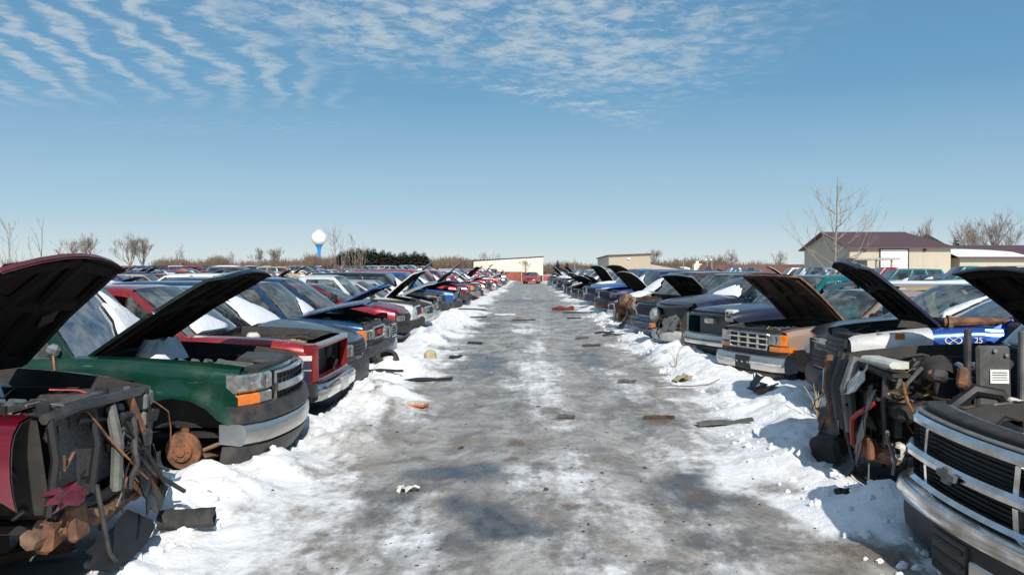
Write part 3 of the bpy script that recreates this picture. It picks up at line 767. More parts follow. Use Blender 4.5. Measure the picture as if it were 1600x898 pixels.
        if lp:
            z0, z1, y0, y1 = lp
            for sg in (-1, 1):
                if sg in f.get('skip', ()): continue
                mb = MB(); s.fp(mb, sg*y0, sg*y1, z0, z1, .018, 'lamp', .10, .02, lean=f.get('lean', .0))
                hl_ = s.emit('headlight', mb)
                if s.q == 'near' and hl_ is not None:
                    mb = MB(); hh = (z1-z0)/2; k2 = 2 if (y1-y0) > 3.2*hh else 1
                    for j in range(k2):
                        yc = sg*(y0 + (y1-y0)*(j+.5)/k2); rr_ = min(hh*.78, (y1-y0)/k2*.42)
                        X = Matrix.Translation((s.fx(yc)+.016, yc, (z0+z1)/2)) @ Matrix.Rotation(R(90), 4, 'Y') @ Matrix.Rotation(sg*R(10), 4, 'X')
                        mb.lathe([(rr_,.004),(rr_*.92,.009),(rr_*.5,.005),(rr_*.22,.003),(rr_*.2,.010),(.0005,.011)], 'chrome_worn', 18, X)
                    mb.build('reflector', hl_)
                if s.q != 'far' and f.get('sig'):
                    mb = MB(); k = f['sig']
                    if k == 'outer': s.fp(mb, sg*(y1+.004), sg*min(W*.97, y1+.10), z0, z1, .016, 'orange', .14, .015)
                    elif k == 'below': s.fp(mb, sg*(y0+y1)/2, sg*y1, z0-.11, z0-.012, .018, 'orange', .10, .012)
                    elif k == 'belowall': s.fp(mb, sg*y0, sg*y1, z0-.085, z0-.008, .018, 'orange', .10, .012)
                    s.emit('turn_signal', mb)
                    if k == 'below':
                        mb = MB(); s.fp(mb, sg*y0, sg*((y0+y1)/2-.006), z0-.11, z0-.012, .016, 'lamp', .10, .012); s.emit('fog_lamp', mb)
        bp = f.get('bumper')
        if bp:
            z0, z1 = f['bz']; d = f.get('bd', .10); mb = MB()
            ye = W*.985
            h = z1-z0
            s.sweep(mb, -ye, ye, [(-.12, z0+.02), (d-.05, z0), (d-.01, z0+.12*h), (d, z0+.4*h), (d, z0+.72*h), (d-.02, z1-.01), (d-.05, z1), (-.12, z1)], bp, {'near': 19, 'mid': 9, 'far': 5}[s.q])
            bo = s.emit('bumper', mb)
            if s.q == 'near':
                if f.get('valance'):
                    mb = MB(); s.sweep(mb, -ye*.98, ye*.98, [(-.15, z0-f['valance']), (d-.10, z0-f['valance']), (d-.03, z0-.05), (d-.02, z0-.004), (-.12, z0-.004)], f.get('vmat', 'plastic_grey'), 15)
                    s.emit('bumper_valance', mb, bo)
                if f.get('strip'):
                    mb = MB(); s.fp(mb, -ye*.99, ye*.99, z0+h*.42, z0+h*.60, d+.012, f['strip'], .03, .01); s.emit('bumper_strip', mb, bo)
                if f.get('cap'):
                    mb = MB(); s.sweep(mb, -ye, ye, [(-.10, z1+.004), (d-.02, z1+.004), (d-.0, z1+.03), (d-.03, z1+f['cap']), (-.10, z1+f['cap']+.01)], 'plastic_grey', 15); s.emit('bumper_cover', mb, bo)
                if f.get('plate'):
                    mb = MB(); s.fp(mb, -.17, .17, z0+.02, z1-.02, d+.012, f['plate'], .02, .006, n=4); s.emit('plate_holder', mb, bo)
    # --- doors, mirrors, seats
    def door(s):
        pl = s.pillars()
        rng = [(s.hl+.02, pl[1][0]-.02)] + ([(pl[1][0]+.02, pl[2][0]-.03)] if s.kind in ('suv', 'sedan', 'wagon') else [])
        for sg in (-1, 1):
            for b0, b1 in rng:
                b1 = min(b1, s.a2-s.R-.02) if s.kind != 'pickup' else b1
                if b1-b0 < .3: continue
                mb = MB(); bs = np.linspace(b0, b1, 6); zr_ = np.linspace(0, 1, 6)
                def zz(b, t): return s.zs+.09 + (s.zt(b)-.012-s.zs-.09)*t
                mb.grid([[s.side(sg, b, zz(b, t), .010) for t in zr_] for b in bs], s.paint)
                loop = [(bs[0], t) for t in zr_] + [(b, 1) for b in bs[1:]] + [(bs[-1], t) for t in zr_[::-1][1:]] + [(b, 0) for b in bs[::-1][1:]]
                mb.grid([[s.side(sg, b, zz(b, t), .010) for b, t in loop], [s.side(sg, b, zz(b, t), -.03) for b, t in loop]], 'black')
                d = s.emit('door', mb)
                h = MB(); c = s.side(sg, b1-.14, s.zs+.09+(s.zt(b1)-s.zs-.09)*.78, .018); h.box(c, (.15, .03, .035), 'black' if s.kind != 'suv' else s.paint, bev=.01)
                s.emit('door_handle', h, d)
    def mirror(s):
        for sg in (-1, 1):
            if sg in getattr(s, 'no_mirror', ()): continue
            p = s.belt(sg, s.hl+.30); mb = MB()
            mb.box(p + Vector((0, sg*.16, .09)), (.09, .20, .15), 'black', (0, 0, sg*8), bev=.03)
            mb.tube([p + Vector((0, 0, .02)), p + Vector((0, sg*.08, .05))], .025, 'black', 6)
            s.emit('mirror', mb)
    def inside(s):
        mb = MB(); mb.box((-(s.hl+.42), 0, s.zc-.06), (.42, s.W*1.6, .20), 'dash', bev=.05); s.emit('dashboard', mb)
        m2 = getattr(s, 'seat_mat', 'seat')
        for sg in (-1, 1):
            b = s.rf+.55 if s.kind != 'sedan' else s.rf+.35; b = min(b, s.rb-.25)
            mb = MB(); mb.box((-b+.25, sg*.36, s.zs+.22), (.5, .5, .18), m2, bev=.05)
            mb.box((-b-.05, sg*.36, s.zs+.22+.33), (.16, .48, .62), m2, (0, -12, 0), bev=.06)
            mb.box((-b-.12, sg*.36, s.zs+.22+.72), (.10, .26, .18), m2, (0, -12, 0), bev=.04)
            s.emit('seat', mb)
        mb = MB(); X = Matrix.Translation((-(s.hl+.72), .36, s.zc+.02)) @ Matrix.Rotation(R(-62), 4, 'Y')
        mb.lathe([(.165,-.014),(.182,-.014),(.190,0),(.182,.014),(.165,.014),(.158,0),(.165,-.014)], 'black', 20, X)
        mb.tube([(0,-.16,0),(0,.16,0)], .014, 'black', 5, X=X); s.emit('steering_wheel', mb)
    # --- engine bay
    def engine(s, rnd, rich=1.0):
        zt = s.zt(.4)-.04; zf = s.zs+.06
        m = MB(); cb = s.hl*.55
        m.box((-cb, 0, zt-.28), (.55, .46, .34), 'bay_dark', bev=.04)
        m.box((-cb, 0, zt-.08), (.46, .26, .10), rnd.choice(['alloy', 'black', 'plastic_grey']), bev=.03)
        for sg in (-1, 1): m.box((-cb, sg*.24, zt-.13), (.50, .14, .10), rnd.choice(['bay_dark', 'alloy', 'black']), (sg*28, 0, 0), bev=.03)
        for k in range(4): m.tube([(-cb-.18+.12*k, -.13, zt-.04), (-cb-.18+.12*k, -.05, zt+.0), (-cb-.18+.12*k, .06, zt-.02)], .024, 'alloy', 6)
        X = Matrix.Translation((-cb+.36, 0, zt-.25)) @ Matrix.Rotation(R(90), 4, 'Y')
        m.lathe([(.0001,.06),(.06,.06),(.10,.055),(.10,.02),(.07,.0)], 'rust', 14, X); m.build('engine', s.root)
        m = MB(); c = (-s.hl*.35, rnd.choice((-1,1))*s.W*.52, zt-.13); m.box(c, (.19, .26, .20), 'black', bev=.012)
        for q in (-.08, .08): m.tube([(c[0], c[1]+q, c[2]+.1), (c[0], c[1]+q, c[2]+.125)], .014, 'steel', 6)
        m.build('battery', s.root)
        m = MB(); sy = -1 if c[1] > 0 else 1
        m.box((-s.hl*.42, sy*s.W*.50, zt-.09), (.34, .30, .17), rnd.choice(['black', 'plastic_grey', 'bay_dark']), (0, 0, rnd.uniform(-12, 12)), bev=.03); m.build('air_box', s.root)
        m = MB(); m.box((-s.hl*.82, rnd.choice((-1,1))*s.W*.46, zt-.05), (.16, .22, .17), 'white_plastic', (0, 0, rnd.uniform(-20, 20)), bev=.03); m.build('coolant_tank', s.root)
        m = MB(); s.fp(m, -s.W*.56, s.W*.56, zf+.05, zt-.03, -.16, 'fins', .05, .004)
        s.fp(m, -s.W*.58, s.W*.58, zt-.035, zt+.0, -.14, 'black', .09, .008); m.build('radiator', s.root)
        m = MB(); s.fp(m, -s.W*.74, s.W*.74, s.zt(.2)-.035, s.zt(.2)-.005, -.06, 'bay_dark', .13, .006); m.build('radiator_support', s.root)
        for k in range(int(4*rich)):
            a = Vector((-rnd.uniform(.15, s.hl*.5), rnd.uniform(-.6,.6)*s.W, zt-rnd.uniform(.02,.2))); b = Vector((-rnd.uniform(s.hl*.4, s.hl*.95), rnd.uniform(-.6,.6)*s.W, zt-rnd.uniform(.0,.15)))
            md = a.lerp(b, .5) + Vector((rnd.uniform(-.1,.1), rnd.uniform(-.15,.15), rnd.uniform(.02,.12)))
            m = MB(); m.tube([a, a.lerp(md, .6)+Vector((0,0,.03)), md, b.lerp(md, .6)+Vector((0,0,.03)), b], rnd.choice((.02,.026,.012)), 'rubber', 7); m.build('hose', s.root)
        for k in range(int(3*rich)):
            p = Vector((-rnd.uniform(.1, s.hl*.5), rnd.uniform(-.7,.7)*s.W, zt-.02)); pts = [p]
            for j in range(6): p = p + Vector((rnd.uniform(-.14,.06), rnd.uniform(-.14,.14), rnd.uniform(-.05,.05))); p.z = min(p.z, zt+.05); pts.append(p)
            m = MB(); m.tube(pts, .007, rnd.choice(['black','black','wire_red','wire_yellow','plastic_pale']), 5); m.build('wire', s.root)
    # --- snow lying on it
    def snow(s, where, rnd):
        nm = 'snow_patch'
        if where == 'windshield':
            u0, u1, h = getattr(s, 'snow_w', (-.9, .6, .7)); mb = MB(); n = 13 if s.q == 'near' else 5
            us = np.linspace(u0, u1, n); pk = rnd.uniform(.25, .75); top = [max(.04, h*max(0, 1-abs((k+.5)/n-pk)/(pk if (k+.5)/n < pk else 1-pk))**.55 * rnd.uniform(.72, 1.08)) for k in range(n)]
            rows = []
            for j, t in enumerate((0, .0, .3, .6, .85, 1.0, 1.0)):
                o = (0, .035, .05, .045, .03, .015, 0)[j]*rnd.uniform(.8, 1.2)
                rows.append([s.wpt(us[k], max(.02, t*top[k]), .012 + o*(0 if k in (0, n-1) else 1)) for k in range(n)])
            mb.grid(rows, 'snow_cap')
        elif where == 'roof':
            mb = MB(); nx = 9 if s.q == 'near' else 4; rows = []
            y0, y1 = getattr(s, 'snow_r', (-.9, .9))
            for i in range(nx+1):
                b = s.rf+.08 + (s.rr-s.rf-.16)*i/nx; e = i in (0, nx); row = []
                for j in range(7):
                    yy = y0+(y1-y0)*j/6; ed = e or j in (0, 6)
                    row.append(Vector((-b + (0 if e else rnd.uniform(-.05,.05)), yy*s.wr, s.zr + (-.03 if ed else rnd.uniform(.035, .07)))))
                rows.append(row)
            mb.grid(rows, 'snow_cap')
        elif where == 'hood':
            mb = MB(); rows = []
            for i in range(7):
                b = .25*s.hl + .7*s.hl*i/6; row = []
                for j in range(7):
                    yy = -.8+1.6*j/6; ed = i in (0, 6) or j in (0, 6)
                    row.append(Vector((-b+rnd.uniform(-.05,.05), yy*s.hw(b), s.zt(b)+.05*(1-yy*yy)+.016+(-.02 if ed else rnd.uniform(.03,.06)))))
                rows.append(row)
            mb.grid(rows, 'snow_cap')
        elif where == 'bay':
            mb = MB(); c = Vector((-s.hl*.8, 0, s.zc-.02)); rows = []
            for i in range(5):
                rows.append([c + Vector(((i-2)*.07, (j-3)*.11, (.10 if 0 < i < 4 and 0 < j < 6 else -.08) + rnd.uniform(-.03,.03))) for j in range(7)])
            mb.grid(rows, 'snow_cap')
        s.emit(nm, mb, sharp=70)

def lettering(text, mat, size, loc, rot, parent, name, depth=.006):
    cu = bpy.data.curves.new(name, 'FONT'); cu.body = text; cu.size = size; cu.extrude = depth; cu.align_x = 'CENTER'
    t = bpy.data.objects.new(name, cu); COL.objects.link(t)
    dg = bpy.context.evaluated_depsgraph_get(); me = bpy.data.meshes.new_from_object(t.evaluated_get(dg))
    bpy.data.objects.remove(t); me.materials.clear(); me.materials.append(MAT[mat])
    o = bpy.data.objects.new(name, me); COL.objects.link(o); o.parent = parent; o.location = loc; o.rotation_euler = rot
    return o

FRONTS = {
 'pickup': dict(grille='bars', bumper='chrome_worn', bz=(.48,.68), lamps=(.76,.94,.52,.86), sig='outer'),
 'suv': dict(grille='dark', bumper='plastic_grey', bz=(.42,.66), lamps=(.74,.92,.50,.84), sig='outer'),
 'van': dict(grille='dark', bumper='paint', bz=(.28,.52), lamps=(.56,.70,.42,.84), sig='outer', bd=.05),
 'sedan': dict(grille='dark', bumper='paint', bz=(.26,.48), lamps=(.52,.64,.40,.82), sig='outer', bd=.05),
 'wagon': dict(grille='dark', bumper='paint', bz=(.26,.50), lamps=(.54,.67,.40,.82), sig='outer', bd=.05),
 'boxtruck': dict(grille='bars', bumper='chrome_worn', bz=(.48,.68), lamps=(.76,.92,.52,.86), sig='outer'),
}
def make_car(kind, q='near', name=None, label=None, cat=None, group=None, color=(.3,.3,.3), nose=(0,0), rz=0.0, drop=0.0, seed=1, wheels='1111', snow=(), hood='closed', hood_ang=40,
             strip=False, no_glass='', roof=True, dark_glass=False, front=None, engine=True, hood_mat=None, roll=0.0, pitch=0.0, **kw):
    rnd = random.Random(seed)
    c = Car(kind, q, hood=hood, hood_ang=hood_ang, strip=strip, no_glass=no_glass, roof=roof, dark_glass=dark_glass, hood_mat=hood_mat, color=color, **kw)
    fr = dict(FRONTS[kind]); fr.update(front or {}); c.fr = fr
    if fr.get('bumper') == 'paint': fr['bumper'] = c.paint
    fr['lamps'] = None if (fr.get('nolamps') or strip) else tuple(list(fr['lamps'][:2]) + [fr['lamps'][2]*c.W/.93, fr['lamps'][3]*c.W/.93])
    if strip: fr['grille'] = None; fr['bumper'] = None
    if q != 'far':
        c.root = empty(name, (nose[0], nose[1], -drop), rz); c.root.rotation_euler = (R(roll), R(pitch), rz)
        tag(c.root, label, cat, group)
        if q == 'near': FOOT.append((nose[0], nose[1], rz, c.W, c.L))
    c.body(); c.windows(); c.put_hood(); c.front()
    if q == 'near':
        c.door(); c.mirror(); c.inside()
        if hood != 'closed' and engine: c.engine(rnd)
    k = 0
    for a in (c.a1, c.a2):
        for sg in (-1, 1):
            if wheels[k] == '1': c.wheel(a, sg)
            elif wheels[k] == 'h' and q == 'near': c.hub(a, sg, rnd)
            k += 1
    for w_ in snow: c.snow(w_, rnd)
    return c
# ------------------------------------------------------------------ the cars beside the camera, one by one
def junk_tubes(c, rnd, n, x, y, z, mats, r=(.008, .02), name='hose'):
    for k in range(n):
        p = Vector((rnd.uniform(*x), rnd.uniform(*y), rnd.uniform(*z))); pts = [p]
        d = Vector((rnd.uniform(-.06,.06), rnd.uniform(-.12,.12), -.10))
        for j in range(5):
            p = p + d + Vector((rnd.uniform(-.05,.05), rnd.uniform(-.07,.07), rnd.uniform(-.05,.07))); p.z = max(p.z, z[0]-.35); pts.append(p)
        m = MB(); m.tube(pts, rnd.uniform(*r), rnd.choice(mats), 6); m.build(name, c.root)
def torn_plate(mb, c, w, h, mat, rot, rnd, n=5, rough=.12):
    X = Matrix.Translation(c) @ Euler([R(a) for a in rot]).to_matrix().to_4x4()
    rows = []
    for i in range(n+1):
        rows.append([X @ Vector((rnd.uniform(-.02,.02), (j/n-.5)*w + (rnd.uniform(-rough,rough)*w if i in (0,n) or j in (0,n) else 0), (i/n-.5)*h + (rnd.uniform(-rough,rough)*h if i in (0,n) else 0))) for j in range(n+1)])
    mb.grid(rows, mat)
    mb.grid([[p + X.to_3x3() @ Vector((-.006,0,0)) for p in r_] for r_ in rows], mat, flip=True)
def strip_front(c, rnd, side=1, pale=False):
    """what is left when fascia, grille and bumper are gone: support frame, coolers, lamp bucket, frame rails, hanging hoses"""
    W, zt, rt = c.W, c.zt(.3), c.root
    m = MB(); m.tube([(-.10,-W*.70,zt-.03),(-.06,-W*.35,zt-.0),(-.05,0,zt-.01),(-.06,W*.35,zt-.02),(-.12,W*.72,zt-.05)], .028, 'plastic_grey', 6)
    m.tube([(-.10,-W*.62,.50),(-.08,0,.47),(-.10,W*.62,.50)], .03, 'black', 6)
    for y in (-W*.66, -W*.16, W*.62): m.tube([(-.09,y,zt-.03),(-.07,y+.02,.78),(-.10,y,.50)], .024, rnd.choice(['plastic_grey','black']), 6)
    m.build('radiator_support', rt)
    m = MB(); m.box((-.17, -W*.16*side, .78), (.05, .58, .50), 'fins', (0,-4,0), bev=.01)
    for k in range(2): m.box((-.165, (-W*.16 + (-.30,.30)[k])*side, .78), (.07, .04, .54), 'black', (0,-4,0), bev=.01)
    m.build('radiator', rt)
    m = MB(); m.tube([(-.06, W*.02*side, zt-.05), (-.03, W*.05*side, .75), (-.05, W*.06*side, .48)], [.03,.034,.03], 'panel_primer' if not pale else 'white_plastic', 7); m.build('hood_latch_post', rt)
    m = MB(); X = Matrix.Translation((-.10, W*.33*side, .76)) @ Euler((R(8*side), R(-8), 0)).to_matrix().to_4x4()
    for k in range(11): m.box((0, 0, -.11+.022*k), (.035, .25, .007), 'steel', X=X)
    for q in (-.13, .13): m.box((.005, q, .04), (.03, .018, .42), 'steel', X=X)
    m.build('oil_cooler', rt)
    m = MB(); m.tube([(-.07, W*.30*side, zt-.02), (-.04, W*.44*side, .75), (-.10, W*.56*side, .46)], [.028,.034,.03], 'rust', 7); m.build('support_brace', rt)
    m = MB()
    for k in range(4): m.box((-.12-.01*k, W*(.66+.01*k)*side, zt-.10-.115*k), (.10, .20, .095), rnd.choice(['plastic_pale','plastic_grey','panel_primer']), (rnd.uniform(-5,5), 0, 12*side), bev=.012)
    m.build('lamp_bucket', rt)
    for sg in (-1, 1):
        m = MB(); m.box((-.55, sg*.42, .44), (1.1, .08, .13), 'rust', bev=.015); m.box((-.02, sg*.42, .44), (.05, .15, .18), 'rust', (0, rnd.uniform(-8,8), 0), bev=.015); m.build('frame_rail', rt)
    m = MB(); m.tube([(-.16,-.62,.40),(-.10,-.35,.42),(-.12,0,.36),(-.10,.35,.42),(-.16,.62,.40)], [.05,.06,.065,.06,.05], 'rust_pale', 7)
    m.box((-.14, -.40*side, .40), (.10, .34, .16), 'rust', (6, 8, 6), bev=.03); m.box((-.12, .28*side, .43), (.14, .24, .15), 'rust_pale', (-8, 5, -10), bev=.03); m.build('crossmember', rt)
    m = MB(); torn_plate(m, (.02, W*.42*side, .43), .34, .30, 'leather_grey', (6*side, -14, 6), rnd); m.build('splash_shield', rt)
    m = MB(); torn_plate(m, (.04, -W*.12*side, .24), .52, .20, 'black', (8, -40, -10), rnd); m.build('air_dam', rt)
    m = MB(); torn_plate(m, (-.02, W*.68*side, .48), .26, .26, 'plastic_grey', (-20*side, -10, 20), rnd); m.build('wheel_liner', rt)
    junk_tubes(c, rnd, 6, (-.14, .03), (-W*.6, W*.6), (.62, zt-.08), ['plastic_grey','black','black'], (.008,.018), 'hose')
    junk_tubes(c, rnd, 7, (-.2, .02), (-W*.7, W*.7), (.55, zt), ['black','black','wire_red','plastic_pale','copper'], (.004,.007), 'wire')
    for k in range(7):
        m = MB(); m.box((rnd.uniform(-.2,-.05), rnd.uniform(-.65,.65)*W, rnd.uniform(.45, zt-.08)), [rnd.uniform(.04,.16) for _ in range(3)], rnd.choice(['black','bay_dark','plastic_grey','alloy','rust','bay_dark']), [rnd.uniform(-30,30) for _ in range(3)], bev=.012); m.build('bracket', rt)
def fender_cover(c, sg, mat, b0, b1, zlo=None, name='fender', label=None):
    mb = MB(); st = sorted([b for b in np.linspace(b0, b1, 14)] + [c.a1 - c.R*1.001, c.a1 + c.R*1.001]); st = [b for b in st if b0 <= b <= b1]
    rows = [[c.side(sg, b, max(c.zlow(b), zlo or 0) + (c.zt(b)-max(c.zlow(b), zlo or 0))*t, .008) for t in np.linspace(0, 1, 9)] + [Vector((-b, sg*c.hw(b), c.zt(b)+.020))] for b in st]
    mb.grid(rows, mat); mb.grid([[rows[i][0] for i in range(len(rows))], [rows[i][0] - Vector((0, sg*.04, 0)) for i in range(len(rows))]], mat)
    o = mb.build(name, c.root); tag(o, label); return o

LG = 'wrecked cars in the row left of the lane'; RG = 'wrecked cars in the row right of the lane'
def near_cars():
    # ---- left of the lane, from the camera on
    rnd = random.Random(11)
    c = make_car('suv', 'near', 'stripped_truck', 'stripped maroon truck with its front end gone and a huge open hood', 'truck', LG, (.17,.006,.020), (-2.28, 4.72), 0, drop=.03, seed=3, wheels='h011',
                 hood='open', hood_ang=50, strip=True, engine=True, W=.82, hl=1.16, a1=.86, no_glass='', snow=('bay',), hump=.03, liner_mat='liner', bulge=.22, hood_len=.88, hood_shift=(.22,0,.03), fascia=False)
    strip_front(c, rnd, 1)
    m = MB(); rows = []
    for k, b in enumerate(np.linspace(.13, .70, 9)):
        base = [c.side(-1, b, z, .014) for z in (.60+.05*math.sin(k*1.7), .68, .76, .84, .91, .96)]
        bul = [Vector((.03*(1-i/5), -.035*math.sin(math.pi*(i+.4)/5.6), 0)) for i in range(6)]
        row = [p + q for p, q in zip(base, bul)]; e = row[-1]
        rows.append(row + [e + Vector((0, .05, .045)), e + Vector((0, .14, .06)), e + Vector((.0, .22, .055))])
    m.grid(rows, 'paint'); m.grid([[p + Vector((0,.018,-.012)) for p in r_] for r_ in rows], 'bay_dark', flip=True)
    m.build('fender', c.root, color=c.color, sharp=50)
    for k in range(26):
        rr_ = random.Random(k+400); m = MB(); p = Vector((rr_.uniform(-.35,.02), rr_.uniform(-.62,.72), rr_.uniform(.42,1.0)))
        if k % 2: m.box(p, [rr_.uniform(.02,.11) for _ in range(3)], rr_.choice(['black','bay_dark','plastic_grey','rust','rust_pale','steel','bay_dark','panel_primer']), [rr_.uniform(-40,40) for _ in range(3)], bev=.01)
        else: m.tube([p, p+Vector((rr_.uniform(-.05,.05), rr_.uniform(-.2,.2), rr_.uniform(-.2,.1))), p+Vector((rr_.uniform(-.05,.05), rr_.uniform(-.3,.3), rr_.uniform(-.3,.05)))], rr_.uniform(.006,.02), rr_.choice(['black','plastic_grey','steel','rust','black']), 6)
        m.build('bracket', c.root)
    m = MB(); torn_plate(m, (.02, -.60, .62), .22, .12, 'paint', (12, -20, -14), rnd, rough=.16); m.build('bumper_scrap', c.root, color=c.color)
    m = MB(); m.tube([(.02,-.30,.60),(.05,-.29,.40),(.06,-.25,.22),(.10,-.20,.12)], .013, 'plastic_grey', 6); m.build('hose', c.root)

    c = make_car('pickup', 'near', 'pickup_truck', 'dark green pickup with raised hood and no front wheel, chrome and grey bumper', 'pickup', LG, (.003,.050,.029), (-2.18, 7.85), R(2), drop=.17, seed=5, wheels='hh11',
                 hood='open', hood_ang=37, hood_len=.94, front_zmin=.60, hump=.04, hood_mat='paint_darkgreen', bulge=.17, a1=.74, hl=1.5, snow=('windshield','bay'), snow_w=(-.1,.98,.85), no_mirror=(-1,), R=.46,
                 front=dict(grille='split', gmat='chrome', gbox=(-.50,.50,.70,.99), lamps=(.85,1.0,.53,.90), sig='below', bumper='chrome_worn', bz=(.42,.60), bd=.10, cap=.14, valance=.17))
    # inner wing: plastic tray, and the torn mirror stalk
    m = MB(); p = c.belt(-1, 1.72); m.box(p+Vector((0,-.05,.06)), (.10,.10,.10), 'chrome_worn', (10,20,30), bev=.03); m.tube([p+Vector((0,-.06,.05)), p+Vector((.03,-.09,-.10)), p+Vector((-.01,-.11,-.2)), p+Vector((.0,-.10,-.27))], .010, 'copper', 5); m.build('mirror_stalk', c.root)
    m = MB(); m.box((-.30, .1, .98+.06), (.38,.62,.05), 'plastic_grey', (0,4,8), bev=.02); m.box((-.42,-.45,1.02), (.34,.26,.06), 'panel_primer', (4,3,-14), bev=.02); m.build('fan_shroud', c.root)
    m = MB(); m.box((-.02,-.62,.30),(.05,.22,.09), 'black', bev=.02); m.build('fog_lamp_pocket', c.root)

    c = make_car('pickup', 'near', 'pickup_truck', 'red and white boxy pickup with an empty grille frame over a chrome bumper', 'pickup', LG, (.30,.018,.022), (-2.30, 10.15), R(1), drop=.24, seed=7, wheels='0011',
                 hood='none', W=.98, zhf=1.13, zc=1.20, zb=1.18, ze=1.18, zr=1.76, bulge=.02, hl=1.35, fascia=False, snow=('windshield',), snow_w=(-.8,.2,.5), no_glass='s0',
                 front=dict(grille=None, lamps=None, nolamps=True, lamps_=0, bumper='chrome', bz=(.50,.70), bd=.13, plate='chrome_worn') | dict(lamps=(.8,.9,.5,.8), nolamps=True))
    m = MB()
    yw = .92
    for y0, y1, z0, z1 in ((-yw,-yw+.10,.70,1.12),(yw-.10,yw,.70,1.12),(-yw+.10,yw-.10,1.065,1.12),(-yw+.10,yw-.10,.70,.735)): c.fp(m, y0, y1, z0, z1, .03, 'paint', .10, .01)
    m.build('grille_frame', c.root, color=c.color)
    m = MB(); c.fp(m, -yw+.08, yw-.08, 1.10, 1.125, .034, 'chrome_worn', .04, .006); m.build('frame_trim', c.root)
    for sg in (-1, 1):
        m = MB(); rows = [[c.side(sg, b, z, .009) for z in (.62, .74, .86, .93)] for b in np.linspace(.06, 3.0, 24) if True]
        rows = [[c.side(sg, b, max(z, c.zlow(b)+.01), .009) for z in (.62,.74,.86,.93)] for b in np.linspace(.06, 3.0, 24)]
        m.grid(rows, 'paint_navy'); m.build('side_panel', c.root)
        m = MB(); m.grid([[c.side(sg, b, z, .011) for z in (.945, 1.0)] for b in np.linspace(.05, 3.0, 24)], 'paint_white'); m.build('side_stripe', c.root)
        m = MB(); m.grid([[c.side(sg, b, z, .013) for z in (.835, .85)] for b in np.linspace(.05, .80, 8)], 'chrome_worn'); m.box(c.side(sg, .45, .90, .014), (.34,.012,.06), 'chrome_worn'); m.build('badge_strip', c.root)
    rnd = random.Random(5)
    for k in range(9):
        m = MB(); m.box((rnd.uniform(-.4,-.1), rnd.uniform(-.7,.7), rnd.uniform(.75,1.0)), [rnd.uniform(.05,.2) for _ in range(3)], rnd.choice(['bay_dark','black','letter_red','plastic_grey','rust','white_plastic']), [rnd.uniform(-20,20) for _ in range(3)], bev=.015); m.build('bracket', c.root)
    junk_tubes(c, rnd, 6, (-.3,-.05), (-.7,.7), (.8,1.05), ['black','wire_red','plastic_pale'], (.006,.02), 'wire')
    c.engine(rnd)

    make_car('van', 'near', 'minivan', 'dark slate minivan with closed hood and snow on its windshield', 'minivan', LG, (.022,.026,.038), (-2.42, 12.45), R(0), drop=.16, seed=9, wheels='0011', zhf=.88, zc=1.06, hl=1.3, rf=2.25, zr=1.62, bulge=.20,
             snow=('windshield','hood')[:1], snow_w=(-.95,.55,.95),
             front=dict(grille='dark', lamps=(.62,.80,.44,.80), sig='outer', bz=(.26,.55), bd=.08, bumper='plastic_grey'))
    make_car('suv', 'near', 'sport_utility', 'blue sport utility truck with red grille letters and its hood ajar', 'suv', LG, (.006,.045,.115), (-2.62, 15.0), R(-1), drop=.30, seed=12, wheels='0011', W=.97, zhf=1.10, zc=1.18, zb=1.17, zr=1.80, bulge=.03,
             hood='open', hood_ang=17, hood_mat=None, hood_yaw=4, snow=('windshield',), snow_w=(-.2,.95,.55), fascia_mat='plastic_grey',
             front=dict(grille='gmc', text='GMC', gbox=(-.46,.46,.80,1.02), lamps=(.80,.98,.50,.80), sig='outer', bumper='plastic_grey', bz=(.52,.70), gmat='chrome_worn'))
    make_car('van', 'near', 'minivan', 'blue minivan with its blue hood raised high and large clear headlamps', 'minivan', LG, (.010,.035,.10), (-2.70, 17.3), R(1), drop=.18, seed=14, wheels='1111', hood='open', hood_ang=42, hl=1.15, rf=2.1,
             front=dict(grille='bars', gmat='chrome', gbox=(-.34,.34,.52,.78), lamps=(.52,.76,.38,.84), sig=None, bz=(.22,.50)), hood_mat='paint_darkblue')
    make_car('sedan', 'near', 'sedan', 'crimson sedan with closed hood and its front bumper torn off', 'sedan', LG, (.24,.008,.030), (-2.72, 19.7), R(0), drop=.02, seed=15, zhf=.80, zc=1.0, wheels='0011', strip=False, fascia_mat='bay_dark',
             front=dict(grille='dark', gbox=(-.6,.6,.42,.70), lamps=(.55,.68,.5,.8), sig=None, bumper='bay_dark', bz=(.30,.46)))
    make_car('pickup', 'near', 'pickup_truck', 'white pickup with an open engine bay behind the crimson sedan', 'pickup', LG, (.74,.74,.73), (-2.75, 22.1), R(2), drop=.24, seed=17, wheels='0011', hood='none', front=dict(bumper='bay_dark', grille='dark', nolamps=True), fascia_mat='paint')
    make_car('sedan', 'near', 'sedan', 'beige and white sedan whose raised hood stands by its bent roof', 'sedan', LG, (.60,.58,.52), (-2.72, 24.5), R(-2), drop=.02, seed=18, hood='open', hood_ang=52, wheels='1011', hood_mat='paint_white')

    # ---- right of the lane, from the camera on
    c = make_car('pickup', 'near', 'pickup_truck', 'black pickup with a big chrome grille and bumper at the lane edge', 'pickup', RG, (.010,.011,.016), (2.36, 4.48), R(180-1), drop=.22, seed=21, wheels='0011', W=.96, bulge=.11,
                 hood='none', fascia=False, front=dict(grille=None, nolamps=True, lamps=(.8,.9,.5,.8), bumper='black', bz=(.34,.66), bd=.13))
    # chrome nose: three bars, uprights, wire mesh, emblem
    m = MB(); 
